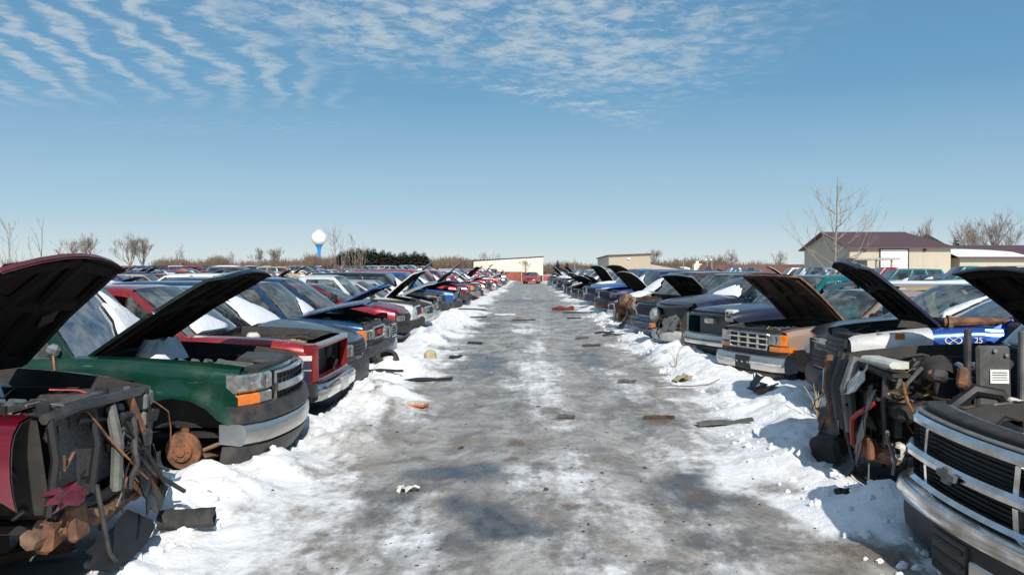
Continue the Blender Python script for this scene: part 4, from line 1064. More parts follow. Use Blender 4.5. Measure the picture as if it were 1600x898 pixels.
    for z0, z1, d in ((.985,1.055,.08),(.80,.87,.12),(.645,.69,.10)): c.sweep(m, -.90, .90, [(d-.06,z0),(d-.015,z0+.006),(d,z0+.02),(d,z1-.025),(d-.02,z1),(d-.08,z1)], 'chrome', 25)
    for y in (-.885,-.47,.47,.885): c.sweep(m, y-.02, y+.02, [(.0,.66),(.075,.66),(.085,.82),(.07,1.0),(.0,1.0)], 'chrome', 3)
    g = m.build('grille', c.root)
    m = MB()
    for k in range(12): z = .70+.026*k+(.07 if k > 3 else 0); c.fp(m, -.86, .46, z, z+.006, .035, 'black', .02, .002)
    c.fp(m, -.86, .46, .68, 1.0, .015, 'black', .02, .002); m.build('grille_mesh', g)
    m = MB(); X = Matrix.Translation((.135, -.02, .835))
    em = [(-.10,-.012),(-.10,.02),(-.035,.024),(-.03,.045),(.045,.045),(.04,.024),(.105,.02),(.095,-.018),(.035,-.024),(.03,-.045),(-.045,-.045),(-.04,-.02)]
    m.loft([[(0, y, z) for y, z in em], [(.02, y*.94, z*.9) for y, z in em]], 'plastic_pale', X); m.build('emblem', g)
    m = MB(); c.sweep(m, -.945, .945, [(-.05,.665),(.135,.665),(.165,.645),(.175,.60),(.165,.56),(.14,.553),(.14,.60),(.11,.62),(-.05,.62)], 'chrome', 27); m.build('bumper_face', c.root)
    m = MB(); c.fp(m, -.18, .18, .30, .52, .148, 'plastic_grey', .02, .01, n=5)
    for z in (.34,.41,.48):
        c.fp(m, -.16, .16, z-.012, z+.012, .156, 'black', .01, .003, n=5)
    m.build('plate_holder', c.root)
    m = MB(); c.fp(m, .20, .92, .34, .46, .138, 'chrome_worn', .02, .01); m.build('lower_trim', c.root)
    m = MB(); c.fp(m, -.88, .88, 1.04, 1.10, .0, 'bay_dark', .12, .01); c.fp(m, -.80, .80, 1.075, 1.088, -.01, 'steel', .16, .004); c.fp(m, -.86, .86, 1.055, 1.067, .05, 'plastic_pale', .10, .004); m.build('radiator_shroud', c.root)
    rnd = random.Random(3)
    m = MB(); m.box((-.42,.30,1.06),(.36,.46,.20),'panel_primer',(6,-8,14),bev=.08); m.box((-.50,.0,1.04),(.30,.30,.16),'alloy',(0,0,-20),bev=.06); m.build('air_cleaner', c.root)
    m = MB(); torn_plate(m, (-.02,.64,.76), .30, .12, 'leather_grey', (0,-20,0), rnd); m.build('lamp_scrap', c.root)
    m = MB(); m.tube([(.10,-.90,.9),(.06,-.98,.82),(.02,-.97,.7),(.05,-.93,.62)], .012, 'plastic_pale', 6); m.build('cable', c.root)
    c.engine(rnd)

    c = make_car('pickup', 'near', 'stripped_truck', 'wrecked black truck with no front fender, coolers and wiring hanging out', 'truck', RG, (.012,.013,.018), (2.62, 6.95), R(180-3), drop=.10, seed=23, wheels='0011', W=.92, zr=1.72,
                 hood='open', hood_ang=43, hood_len=.72, strip=True, no_fender={1: 1.30}, snow=('windshield',), snow_w=(-.7,.9,.9), hl=1.5, hood_shift=(-.46,0,.0), hump=.08, fascia=False)
    rnd = random.Random(31)
    strip_front(c, rnd, -1, pale=True)
    m = MB()
    m.box((-.10,-.72,.80),(.16,.16,.26),'lamp',(10,-10,20),bev=.03); m.box((-.08,-.74,.62),(.12,.18,.10),'white_plastic',(0,20,0),bev=.02); m.build('headlamp_unit', c.root)
    m = MB(); m.tube([(.02,-.44,1.06),(.05,-.36,.80),(.0,-.30,.50)], [.035,.045,.04], 'rust', 8); m.build('support_brace', c.root)
    for y, mt in ((-.24,'black'),(-.12,'plastic_grey'),(.02,'black'),(.14,'plastic_pale')):
        m = MB(); m.tube([(-.02,y,1.10),(.06,y+.03,.86),(.03,y+.05,.52)], [.05,.06,.05], mt, 8); m.build('cooler_tank', c.root)
    m = MB(); torn_plate(m, (.02,.42,.66), .42, .56, 'plastic_pale', (-6,-12,-16), rnd); m.build('fender_liner', c.root)
    m = MB(); torn_plate(m, (.05,.33,.94), .30, .22, 'white_plastic', (24,-30,-6), rnd); m.build('fascia_scrap', c.root)
    m = MB(); c.fp(m, .26, .74, 1.08, 1.13, .0, 'white_plastic', .14, .02); m.build('lamp_bracket', c.root)
    # strut tower, label, splash guard seen through the missing fender
    m = MB(); m.box((-.80, .70, 1.02),(.24,.05,.46),'leather_grey',(4,0,0),bev=.02); m.box((-.62,.70,1.10),(.04,.06,.54),'plastic_grey',bev=.01); m.box((-1.0,.72,1.0),(.06,.06,.72),'plastic_pale',bev=.01); m.build('inner_fender', c.root)
    m = MB(); m.box((-.83,.733,1.03),(.13,.006,.10),'paper_label',(4,0,0))
    for k in range(4): m.box((-.83,.738,1.06-.018*k),(.10,.003,.004),'plastic_grey',(4,0,0))
    m.build('warning_label', c.root)
    for q in (-.05,.05):
        m = MB(); m.tube([(-.84+q*.8,.70,1.20+q*.3),(-.84+q*.8,.735,1.20+q*.3)], .014, 'steel', 8); m.build('bolt', c.root)
    m = MB(); m.tube([(-.42,.70,.55),(-.50,.72,.80),(-.66,.72,.93),(-.84,.72,.90),(-1.0,.70,.62)], .05, 'black', 8); m.build('wheel_arch_liner', c.root)
    X = Matrix.Translation((-.50,.50,1.02)) @ Matrix.Rotation(R(60), 4, 'X'); m = MB(); m.lathe([(.0001,.10),(.08,.10),(.13,.06),(.13,-.04),(.09,-.08)], 'bay_dark', 16, X); m.build('brake_booster', c.root)
    for k in range(46):
        m = MB(); m.box((rnd.uniform(-1.0,-.06), rnd.uniform(.1,.84), rnd.uniform(.35,1.06)), [rnd.uniform(.03,.15) for _ in range(3)], rnd.choice(['black','bay_dark','plastic_grey','alloy','rust','rust_pale','bay_dark','black','white_plastic']), [rnd.uniform(-40,40) for _ in range(3)], bev=.02); m.build('engine_part', c.root)
    for k in range(14):
        m = MB(); torn_plate(m, (rnd.uniform(-.55,-.12), rnd.uniform(.40,.84), rnd.uniform(.84,.93)), rnd.uniform(.08,.18), rnd.uniform(.05,.10), rnd.choice(['foam_tan','filter_paper','paper_label','rust_pale','foam_tan']), (rnd.uniform(-60,60), rnd.uniform(40,90), rnd.uniform(0,90)), rnd, 2); m.build('torn_scrap', c.root)
    m = MB(); m.box((-.40,.55,.76),(.6,.55,.12),'bay_dark',bev=.03); m.build('bay_tray', c.root)
    junk_tubes(c, rnd, 26, (-.9,.02), (.0,.72), (.55,1.1), ['black','black','rubber','copper','plastic_pale','wire_red'], (.006,.022), 'hose')
    X = Matrix.Translation((-.02,-.66,.28)) @ Matrix.Rotation(R(70), 4, 'Y')
    m = MB(); m.lathe([(.0001,.07),(.07,.07),(.085,.05),(.085,-.10),(.0001,-.10)], 'plastic_grey', 14, X); m.build('washer_pump', c.root)
    m = MB(); m.box((.0,-.35,.25),(.26,.34,.28),'bay_dark',(10,12,30),bev=.04); m.box((-.06,-.52,.46),(.2,.22,.12),'rust',(10,0,20),bev=.03); m.build('steering_box', c.root)
    m = MB(); m.tube([(.03,-.50,.5),(.10,-.52,.3),(.16,-.60,.1),(.34,-.66,.09),(.62,-.58,.10)], .007, 'black', 5); m.build('cable', c.root)

    c = make_car('suv', 'near', 'sport_utility', 'bright blue car with one white fender and a black hood standing open', 'car', RG, (.012,.075,.36), (3.30, 9.30), R(180-10), drop=.0, seed=25, wheels='0111', zhf=1.03, zc=1.14, zr=1.60, zb=1.12, rf=2.3, bulge=.2, hl=1.25,
                 hood='open', hood_len=.85, hood_shift=(.34,0,.0), hood_ang=46, hood_mat='paint_navy', snow=('windshield',), snow_w=(-1.0,-.5,.6), liner_mat='liner', hump=.03,
                 front=dict(grille='dark', nolamps=True, bumper='bay_dark', bz=(.35,.5)), fascia_mat='bay_dark')
    fender_cover(c, 1, 'paint_white', .06, .80, .86, label='white front fender'); 
    m = MB(); p = c.side(1, .98, 1.02, .012); X = Matrix.Translation(p) @ Matrix.Rotation(R(90), 4, 'X')
    m.lathe([(.036,0),(.042,0),(.042,.003),(.036,.003)], 'chalk', 20, X @ Matrix.Scale(1.9, 4, (1,0,0))); m.box((0,0,.001),(.10,.006,.003),'chalk',(0,0,35),X=X); m.box((0,0,.001),(.10,.006,.003),'chalk',(0,0,-35),X=X); m.build('chalk_mark', c.root)
    lettering('25', 'chalk', .075, p + Vector((-.22,.004,-.02)), (R(90), 0, R(180)), c.root, 'chalk_number', .001)
    m = MB(); m.box(c.side(1, .50, 1.05, .02), (.09,.012,.06), 'orange', bev=.005); m.build('side_marker', c.root)
    m = MB(); m.tube([(-.95,.70,1.18),(-1.15,.72,1.19),(-1.6,.74,1.2)], [.05,.045,.02], 'rust', 8); m.tube([(-.98,.70,1.18),(-1.02,.70,1.18)], .075, 'rust_pale', 10); m.build('axle_shaft', c.root)

    c = make_car('van', 'near', 'minivan', 'black minivan with a winged chrome badge on its grille', 'minivan', RG, (.014,.016,.024), (3.88, 11.15), R(180+6), drop=.10, seed=27, wheels='1111', zhf=.98, zc=1.12, zr=1.62, bulge=.22, hl=1.1, rf=1.95,
             front=dict(grille='dark', gbox=(-.42,.42,.52,.74), lamps=(.62,.86,.52,.84), sig=None, bumper='plastic_grey', bz=(.24,.50), bd=.06))
    m = MB()
    for z in (.885,.845): c.fp(m, -.40, .40, z-.011, z+.011, .012, 'chrome', .02, .004)
    c.fp(m, -.085, .085, .825, .905, .022, 'chrome_worn', .02, .01, n=5); m.build('grille_badge', c.root)

    c = make_car('pickup', 'near', 'pickup_truck', 'tan pickup with white eggcrate grille and its rusty hood propped up', 'pickup', RG, (.47,.33,.25), (3.46, 13.25), R(180+22), drop=.24, seed=29, wheels='hh11', W=.86, zhf=1.03, zc=1.10, zr=1.62, zb=1.09, ze=1.09, bulge=.03, hl=1.3, R=.43,
                 hood='open', hood_ang=43, hood_mat='rust_pale', liner_mat='liner_rust', hump=.03, fascia_mat='plastic_grey', seat_mat='seat_tan',
                 front=dict(grille='egg', gmat='chrome', white=1, gbox=(-.47,.47,.72,.98), lamps=(.80,.97,.52,.76), sig='outer', bumper='chrome_worn', bz=(.40,.64), bd=.12, valance=.16, strip='white_plastic', plate='black'))
    for sg in (-1, 1):
        m = MB(); c.fp(m, sg*.50, sg*.845, .71, .79, .018, 'orange', .12, .012); m.build('marker_lamp', c.root)
    lettering('4x4', 'gold_decal', .11, c.side(1, 1.0, .86, .006), (R(90), 0, R(180)), c.root, 'side_decal', .001)

    c = make_car('pickup', 'near', 'pickup_truck', 'teal pickup with dark hood, missing grille and bent chrome bumper', 'pickup', RG, (.0,.17,.155), (3.30, 15.7), R(180+20), drop=.10, seed=32, wheels='0011', W=.88, zhf=1.04, zc=1.12, zr=1.70, bulge=.10,
                 hood='closed', hood_mat='paint_navy', fascia=False, fascia_mat='bay_dark', no_glass='s0', dark_glass=False,  # navy hood colour stands in for a dark reflection on teal
                 front=dict(grille=None, nolamps=True, bumper='chrome_worn', bz=(.40,.62), strip='plastic_pale', valance=.14))
    fender_cover(c, 1, 'paint_navy', .05, 1.3, .88, label='fender edge coloured with a dark reflection')  # dark reflection put into the fender colour
    m = MB(); m.box((-.10,.02,.86),(.10,.24,.10),'white_plastic',(0,0,10),bev=.01); m.build('radiator_label', c.root)
    m = MB(); m.box((-.16,.62,.98),(.16,.24,.22),'white_plastic',(0,0,14),bev=.03); m.tube([(-.08,.60,1.02),(-.06,.60,1.02)],.03,'black',8); m.build('washer_bottle', c.root)
    rnd = random.Random(8); c.engine(rnd)
    c = make_car('sedan', 'near', 'sedan', 'dark navy sedan with torn front bumper hanging and one amber lamp', 'sedan', RG, (.010,.014,.035), (2.98, 18.3), R(180+20), drop=-.04, seed=33, wheels='1111', zhf=.92, zc=1.06, zr=1.50, hl=1.25, bulge=.25,
                 snow=('windshield',), snow_w=(-.2,1,.6), front=dict(grille='dark', gbox=(-.3,.3,.5,.62), nolamps=True, bumper='white_plastic', bz=(.14,.36), bd=.10), fascia=False)
    c.engine(random.Random(19)); junk_tubes(c, random.Random(6), 8, (-.2,.04), (-.7,.7), (.5,.8), ['black','plastic_pale','rubber','copper'], (.006,.018), 'hose')
    m = MB(); torn_plate(m, (.04,.30,.52), .5, .3, 'plastic_pale', (10,-14,8), random.Random(4)); m.build('fascia_scrap', c.root)
    m = MB(); m.box((.02,-.52,.44),(.10,.26,.09),'orange',(0,10,-16),bev=.02); m.build('turn_signal', c.root)
    m = MB(); m.box((-.12,-.62,.66),(.24,.34,.26),'lamp',(20,14,-20),bev=.06); m.build('headlight', c.root)
    c = make_car('pickup', 'near', 'pickup_truck', 'dark blue pickup with a silver hood edge raised and grille punched in', 'pickup', RG, (.014,.028,.085), (2.95, 21.0), R(180+18), drop=.14, seed=34, wheels='0011', hood='open', hood_ang=46, hood_len=.62, hood_mat='chrome_worn',
                 zr=1.74, bulge=.08, front=dict(grille='dark', gbox=(-.5,.5,.72,.98), lamps=(.80,.96,.56,.86), sig='outer', bumper='paint', bz=(.40,.66)))
    c = make_car('suv', 'near', 'stripped_truck', 'brown rusted truck stripped down to its engine and front axle', 'truck', RG, (.10,.05,.03), (2.75, 23.7), R(180+18), drop=.1, seed=35, wheels='hh11', hood='none', strip=True, no_fender={1: 1.2, -1: 1.2})
    strip_front(c, random.Random(77), 1)
    for k, (z, y) in enumerate(((.95,0),(.85,.4),(.7,-.4),(.55,.1))):
        m = MB(); m.lathe([(.0001,.12),(.16,.12),(.20,.06),(.20,-.10),(.12,-.16)], rnd.choice(['rust','rust_pale','bay_dark']), 14, Matrix.Translation((-.02-.05*k, y, z)) @ Matrix.Rotation(R(70), 4, 'Y')); m.build('engine_part', c.root)
# ------------------------------------------------------------------ the rows running on into the distance
PALETTE = [('white', (.74,.74,.73), 6), ('silver', (.42,.43,.44), 5), ('grey', (.16,.165,.17), 3), ('black', (.014,.014,.017), 5), ('dark blue', (.014,.03,.10), 5), ('blue', (.02,.09,.30), 3),
           ('red', (.42,.012,.018), 4), ('maroon', (.15,.008,.022), 4), ('green', (.008,.075,.045), 2), ('teal', (.0,.16,.17), 1), ('tan', (.42,.32,.21), 2), ('gold', (.34,.25,.12), 1), ('pale blue', (.25,.36,.48), 2)]
COLR = {k: v for k, v, _ in PALETTE}
KNAME = {'pickup': 'pickup', 'suv': 'suv', 'van': 'minivan', 'sedan': 'sedan', 'wagon': 'wagon', 'boxtruck': 'van'}
ONAME = {'pickup': 'pickup_truck', 'suv': 'sport_utility', 'van': 'minivan', 'sedan': 'sedan', 'wagon': 'station_wagon', 'boxtruck': 'cargo_van'}
ORD = ['first','second','third','fourth','fifth','sixth','seventh','eighth','ninth','tenth','eleventh','twelfth']
USED = set()
rr = random.Random(2024)
def pick_col(): 
    return rr.choices([p[0] for p in PALETTE], [p[2] for p in PALETTE])[0]
KW = [('sedan', 7), ('suv', 4), ('pickup', 3), ('van', 4), ('wagon', 2), ('boxtruck', .5)]
def pick_kind(): return rr.choices([k for k, _ in KW], [q for _, q in KW])[0]
STATE = {'closed': 'hood shut', 'open': 'hood up', 'none': 'hood gone'}

class Slot:
    def __init__(s, x, y, rz, row): s.x, s.y, s.rz, s.row = x, y, rz, row; s.kind = None
def fill(row, pre=None, post=None, opened=.45, rowname='', low=False):
    """give each slot of a row a kind, colour and hood state so that no two descriptions agree"""
    prev = pre
    for i, s in enumerate(row):
        if s.kind is None: s.kind, s.col = (rr.choices(['sedan','wagon','van','suv','pickup'], [10,3,.5,.3,.3])[0] if low else pick_kind()), pick_col(); s.st = 'open' if rr.random() < opened else ('none' if rr.random() < .2 else 'closed')
    def lab(i):
        s = row[i]; f = lambda t: '%s %s' % (t.col, KNAME[t.kind])
        a = f(row[i-1]) if i > 0 else None; b = f(row[i+1]) if i+1 < len(row) else None
        art = lambda t: t
        if a and b: return '%s, %s, between %s and %s, %s' % (f(s), STATE[s.st], a, b, rowname)
        if a: return '%s, %s, at row end beside %s, %s' % (f(s), STATE[s.st], a, rowname)
        return '%s, %s, at row start beside %s, %s' % (f(s), STATE[s.st], b, rowname) if b else '%s, %s, alone, %s' % (f(s), STATE[s.st], rowname)
    for _ in range(60):
        seen = {}; bad = []
        for i in range(len(row)):
            L = lab(i); s = row[i]
            key = L
            if key in seen or L in USED: bad.append(i)
            seen[key] = i
        if not bad: break
        for i in bad: row[i].col = pick_col(); row[i].kind = rr.choice(['sedan','wagon']) if low else pick_kind()
    for i in range(len(row)): row[i].label = lab(i); USED.add(row[i].label)

def place_far(slots, group):
    for s in slots:
        key = (s.kind, s.st, rr.randrange(2))
        if key not in FARP:
            k, st, v = key
            c = make_car(k, 'far', hood=st, hood_ang=rr.uniform(35, 55), seed=len(FARP), wheels='1111' if v else '0011', snow=('windshield',) if v and st != 'none' else (('roof',) if (not v and k in ('van','boxtruck')) else ()),
                         snow_w=(-.8, .7, .7), engine=False)
            tmp = c.mb.build('car_shape'); FARP[key] = tmp.data; bpy.data.objects.remove(tmp)
        o = bpy.data.objects.new(ONAME[s.kind], FARP[key]); COL.objects.link(o)
        o.color = (*COLR[s.col], 1); z = gz(s.x - 2*math.cos(s.rz), s.y)
        o.location = (s.x, s.y, z - s.drop); o.rotation_euler = (0, 0, s.rz)
        tag(o, s.label, KNAME[s.kind], group)
FARP = {}
MIDP = {}
def place_mid(slots, group):
    for s in slots:
        key = (s.kind, s.st, rr.randrange(2) if s.kind in ('sedan', 'suv') else 0)
        if key not in MIDP:
            k, st, v = key
            c = make_car(k, 'mid', ONAME[k], None, None, None, COLR[s.col], (0, 0), 0, seed=len(MIDP)+50, wheels='0111' if v else '1011', hood=st, hood_ang=rr.uniform(32, 56), snow=(('windshield','hood') if (not v and st == 'closed') else ('windshield',)) if not v else (('roof',) if k in ('van','pickup') else ()), snow_w=(-.9, .5, .8),
                         fascia_mat='bay_dark' if st == 'none' else 'paint', fascia=True, front=dict(sig='outer' if len(MIDP) % 3 == 0 else None))
            MIDP[key] = c.root; r_ = c.root; first = True
        else: r_ = copy_tree(MIDP[key], None, COLR[s.col])
        for ch in r_.children:
            if ch.name.startswith('hood') and s.st == 'open': ch.rotation_euler = (R(rr.uniform(-5,5)), -R(rr.uniform(20,62)), R(rr.uniform(-4,4)))
        r_.location = (s.x, s.y, -s.drop); r_.rotation_euler = (0, 0, s.rz)
        tag(r_, s.label, KNAME[s.kind], group)

def rows():
    things = []
    # main rows beside the lane
    left = []; y = 26.9; i = 0
    colsL = ['silver','black','blue','dark blue','red','maroon','dark blue','blue','maroon','red','black','white','maroon','red','red','maroon','red','silver','red','maroon','red','red','white','red','maroon','red','red']
    while y < 106:
        s = Slot(-2.75 + rr.uniform(-.2,.25) + .008*(y-27), y, R(rr.uniform(-4, 4)), 0); s.drop = rr.uniform(.02, .16)
        s.kind = pick_kind(); s.col = colsL[i] if i < len(colsL) else pick_col(); s.st = rr.choices(['open','none','closed'], [.62,.16,.22])[0]
        if i in (2, 3, 5, 6): s.st = 'open'
        left.append(s); y += rr.uniform(2.15, 2.5); i += 1
    fill(left, rowname='left of lane')
    right = []; y = 26.5; i = 0
    colsR = ['tan','white','dark blue','red','blue','green','black','white','maroon','grey','blue','white','black']
    while y < 104:
        s = Slot(2.95 + rr.uniform(-.25,.25) - .004*(y-27), y, R(180 + 14 + rr.uniform(-5, 5)), 1); s.drop = rr.uniform(.02, .16)
        s.kind = pick_kind(); s.col = colsR[i] if i < len(colsR) else pick_col(); s.st = rr.choices(['open','none','closed'], [.45,.2,.35])[0]
        right.append(s); y += rr.uniform(2.2, 2.55); i += 1
    fill(right, rowname='right of lane')
    place_mid(left, LG); place_mid(right, RG)
    # the red car across the end of the lane
    c = make_car('sedan', 'mid', 'sedan', 'bright red car parked across the far end of the lane', 'sedan', None, (.55,.012,.02), (.45, 101), R(-96), wheels='1111', seed=4)
    for lab, x_, y_, rz_, k_, cl in (('dark red car with raised hood before the red fence','%f' % -7.6, 112, -80, 'sedan', (.30,.01,.02)),('red pickup parked nose out before the red fence', -4.9, 113, -95, 'pickup', (.50,.015,.02)),('red wagon right of the bright red car at the lane end', 3.4, 106, -110, 'wagon', (.42,.012,.02))):
        make_car(k_, 'mid', ONAME[k_], lab, KNAME[k_], 'red cars across the lane end', cl, (float(x_), y_), R(rz_), wheels='1111', seed=6, hood='open' if 'raised' in lab else 'closed')
    # back-to-back rows beyond
    rows_ = []
    # left rows: (nose x, facing)
    def col(x, rz, y0, y1, step=2.4, drop=(0,.12), opened=.4, name=''):
        r_ = []; y = y0 + rr.uniform(0, 2)
        while y < y1:
            s = Slot(x + rr.uniform(-.3,.3), y, rz + R(rr.uniform(-5,5)), x); s.drop = rr.uniform(*drop); s.op = opened; r_.append(s); y += rr.uniform(step-.2, step+.3)
        return r_
    lx = [(-13.2, 180), (-19.6, 0), (-30.2, 180), (-36.6, 0), (-47.2, 180), (-53.6, 0), (-64.2, 180), (-70.6, 0), (-81.2, 180), (-87.6, 0), (-98, 180), (-104.6, 0), (-115, 180), (-121.5, 0)]
    far_l = []
    for k, (x, a) in enumerate(lx):
        xr = abs(x)-4 if a == 180 else abs(x)
        y0 = max(6.5, xr/.64 - 2)
        r_ = col(x, R(a), y0, 190, drop=(.20,.32) if k == 0 else (.05,.2))
        far_l.append(r_)
    rxs = [(13.0, 0), (19.5, 180), (30, 0)]
    far_r = []
    for k, (x, a) in enumerate(rxs):
        xl = x-4.6 if a == 0 else x
        far_r.append(col(x, R(a), max(9, xl/.62), 92 if k < 2 else 74, drop=(.12,.28) if k == 0 else (0,.1)))
    far_r = [[s for s in r_ if not (s.x > 6 and 22.5 < s.y < 33 and s.x/s.y > .36)] for r_ in far_r]
    allf = []
    for k, r_ in enumerate(far_l):
        for s in r_:
            s.rn = 'left field'; s.side = -1; s.k = k; allf.append(s)
    for k, r_ in enumerate(far_r):
        for s in r_: s.side = 1; s.k = k; allf.append(s)
    budget = 297 - 22 - len(left) - len(right) - 1
    allf.sort(key=lambda s: math.hypot(s.x, s.y))
    near_set = set(id(s) for s in allf[:budget])
    stuff = []
    for side, rws in ((-1, far_l), (1, far_r)):
        for k, r_ in enumerate(rws):
            vis = [s for s in r_ if id(s) in near_set]; rest = [s for s in r_ if id(s) not in near_set]
            if vis:
                nm = '%s %s row' % (ORD[k+1], 'left' if side < 0 else 'right')
                fill(vis, rowname=nm, opened=.25 if side < 0 else .3, low=side < 0 or k == 0); place_far(vis, 'cars in the rows behind the lane rows')
            for s in rest: s.kind, s.col, s.st = rr.choice(['sedan','sedan','sedan','wagon','van','suv']), pick_col(), ('open' if rr.random() < .25 else 'closed'); stuff.append(s)
    # everything farther off reads as one mass of cars
    pm = {}
    for k, v in COLR.items():
        nm = 'mass ' + k; simple(nm, v, .3, .1, .2, 3, coat=.6); pm[k] = nm
    protos = {}
    mass = MB()
    for s in stuff:
        key = (s.kind, s.st)
        if key not in protos: protos[key] = make_car(s.kind, 'far', hood=s.st, hood_ang=45, seed=9, wheels='0000', engine=False).mb
        p = protos[key]; X = Matrix.Translation((s.x, s.y, gz(s.x, s.y)-s.drop)) @ Matrix.Rotation(s.rz, 4, 'Z')
        A = np.array(X)[:3]; V = np.array(p.v) @ A[:, :3].T + A[:, 3]
        b = len(mass.v); mass.v += [tuple(q) for q in V]; mass.f += [tuple(b+i for i in f) for f in p.f]; mass.m += [pm[s.col] if m == 'paint_far' else m for m in p.m]
    o = mass.build('distant_cars'); tag(o, 'crowded mass of distant junked cars filling the snowy field', None, None, 'stuff')
# ------------------------------------------------------------------ trees
def branchy(mb, base, d, L, r, depth, rnd, spread=.6, mat='bark', up=.15, kids=(2,3), shrink=.72, n=5, twigmat='twig', minr=.01, wig=.12):
    pts = [base]; rs = [r]; p = Vector(base); d = d.normalized(); k = 3
    for i in range(k):
        d = (d + Vector((rnd.uniform(-wig,wig), rnd.uniform(-wig,wig), rnd.uniform(-wig*.5,wig)+up*.12))).normalized()
        p = p + d*(L/k); pts.append(p); rs.append(max(minr, r*(1-.38*(i+1)/k)))
    mb.tube(pts, rs, mat if depth > 1 else twigmat, n if depth > 2 else 3, cap=False)
    if depth <= 0: return
    for j in range(rnd.randint(*kids)):
        t = rnd.choice((1,2,3)) if j else 3
        q = rnd.uniform(0, 2*math.pi); a = spread*rnd.uniform(.55, 1.25)*(.55 if j == 0 else 1)
        u_ = d.orthogonal().normalized(); w_ = d.cross(u_)
        nd = (d*math.cos(a) + (u_*math.cos(q) + w_*math.sin(q))*math.sin(a) + Vector((0,0,up)))
        branchy(mb, pts[t], nd, L*shrink*rnd.uniform(.75,1.15), rs[t]*.70, depth-1, rnd, spread, mat, up, kids, shrink, n, twigmat, minr, wig)
def bare_tree(name, x, y, z, h, label, rnd, depth=5, r=None, spread=.55, up=.2, kids=(2,4), group=None, lean=(0,0), trunk=.28, mat='bark', minr=.012, cat='tree'):
    minr = min(minr, .016); kids = (2,3) if depth < 6 else (3,3)
    r = r or h*.022; root = empty(name, (x, y, z)); tag(root, label, cat, group)
    t = MB(); top = Vector((lean[0], lean[1], h*trunk)); t.tube([(0,0,-.3),(top.x*.4,top.y*.4,h*trunk*.5), top], [r*1.3, r*1.05, r], mat, 8); t.build('trunk', root)
    c = MB(); L = h*(1-trunk)*.37
    for j in range(rnd.randint(4, 6)):
        q = 2*math.pi*j/4.3 + rnd.uniform(-.4,.4); a = spread*(rnd.uniform(.6,1.5) if j else .1)
        branchy(c, top - Vector((0,0,h*trunk*.10*j)), Vector((math.cos(q)*math.sin(a), math.sin(q)*math.sin(a), math.cos(a))), L, r*.72, depth-1, rnd, spread, mat, up, kids, .74, 5, 'twig', minr)
    c.build('crown', root); return root
def sapling(x, y, z, h, label, rnd, name='sapling', group=None, branches=14, r=.035, spread=.5, mat='bark_pale'):
    root = empty(name, (x, y, z)); tag(root, label, 'tree', group)
    t = MB(); pts = []; rs = []; p = Vector((0,0,-.2))
    for i in range(9):
        pts.append(p.copy()); rs.append(r*(1-i/9.5)); p = p + Vector((rnd.uniform(-.02,.02)*h, rnd.uniform(-.02,.02)*h, h/8))
    t.tube(pts, rs, mat, 6); t.build('trunk', root)
    c = MB()
    for k in range(branches):
        f = rnd.uniform(.22, .95); i = f*8; a = pts[int(i)].lerp(pts[min(8, int(i)+1)], i-int(i)); q = rnd.uniform(0, 6.28)
        el = rnd.uniform(.55, 1.05)
        branchy(c, a, Vector((math.cos(q)*math.cos(el)*spread*2, math.sin(q)*math.cos(el)*spread*2, math.sin(el))), h*(1-f*.75)*.30, r*(1-f)*.55+.006, 2, rnd, .5, mat, .22, (1,3), .7, 4, mat, .005)
    c.build('crown', root); return root
def spruce_mesh(rnd, h):
    t = MB(); t.tube([(0,0,-.3),(0,0,h*.9)], [h*.022, h*.006], 'bark', 6)
    c = MB()
    nl = 26
    for i in range(nl):
        f = i/(nl-1); z = h*(.06+.92*f); rad = h*.21*(1-f)**.65*rnd.uniform(.85,1.1)+.06
        nb = int(17 - 9*f)
        for k in range(nb):
            q = 2*math.pi*(k+rnd.uniform(-.3,.3))/nb; L = rad*rnd.uniform(.65,1.15); dz = -L*rnd.uniform(.05,.7); wd = L*rnd.uniform(.24,.38)
            d = Vector((math.cos(q), math.sin(q), 0)); s_ = Vector((-d.y, d.x, 0))
            a = Vector((0,0,z+h*.02)); tip = a + d*L + Vector((0,0,dz)); md = a.lerp(tip, .55) + Vector((0,0,.04*h*(1-f)))
            c.add([a, md + s_*wd, tip, md - s_*wd, md - Vector((0,0,wd*.9))], [(0,1,2,3),(1,2,4),(3,4,2),(0,4,1),(0,3,4)], 'needles')
            for _ in range(6):
                e = a.lerp(tip, rnd.uniform(.3,.9)); v1 = Vector((rnd.uniform(-1,1), rnd.uniform(-1,1), rnd.uniform(-.9,.3)))*wd*.8
                c.add([e, e+v1, e+v1*.6+Vector((0,0,-wd*.5))], [(0,1,2)], 'needles')
    return t, c

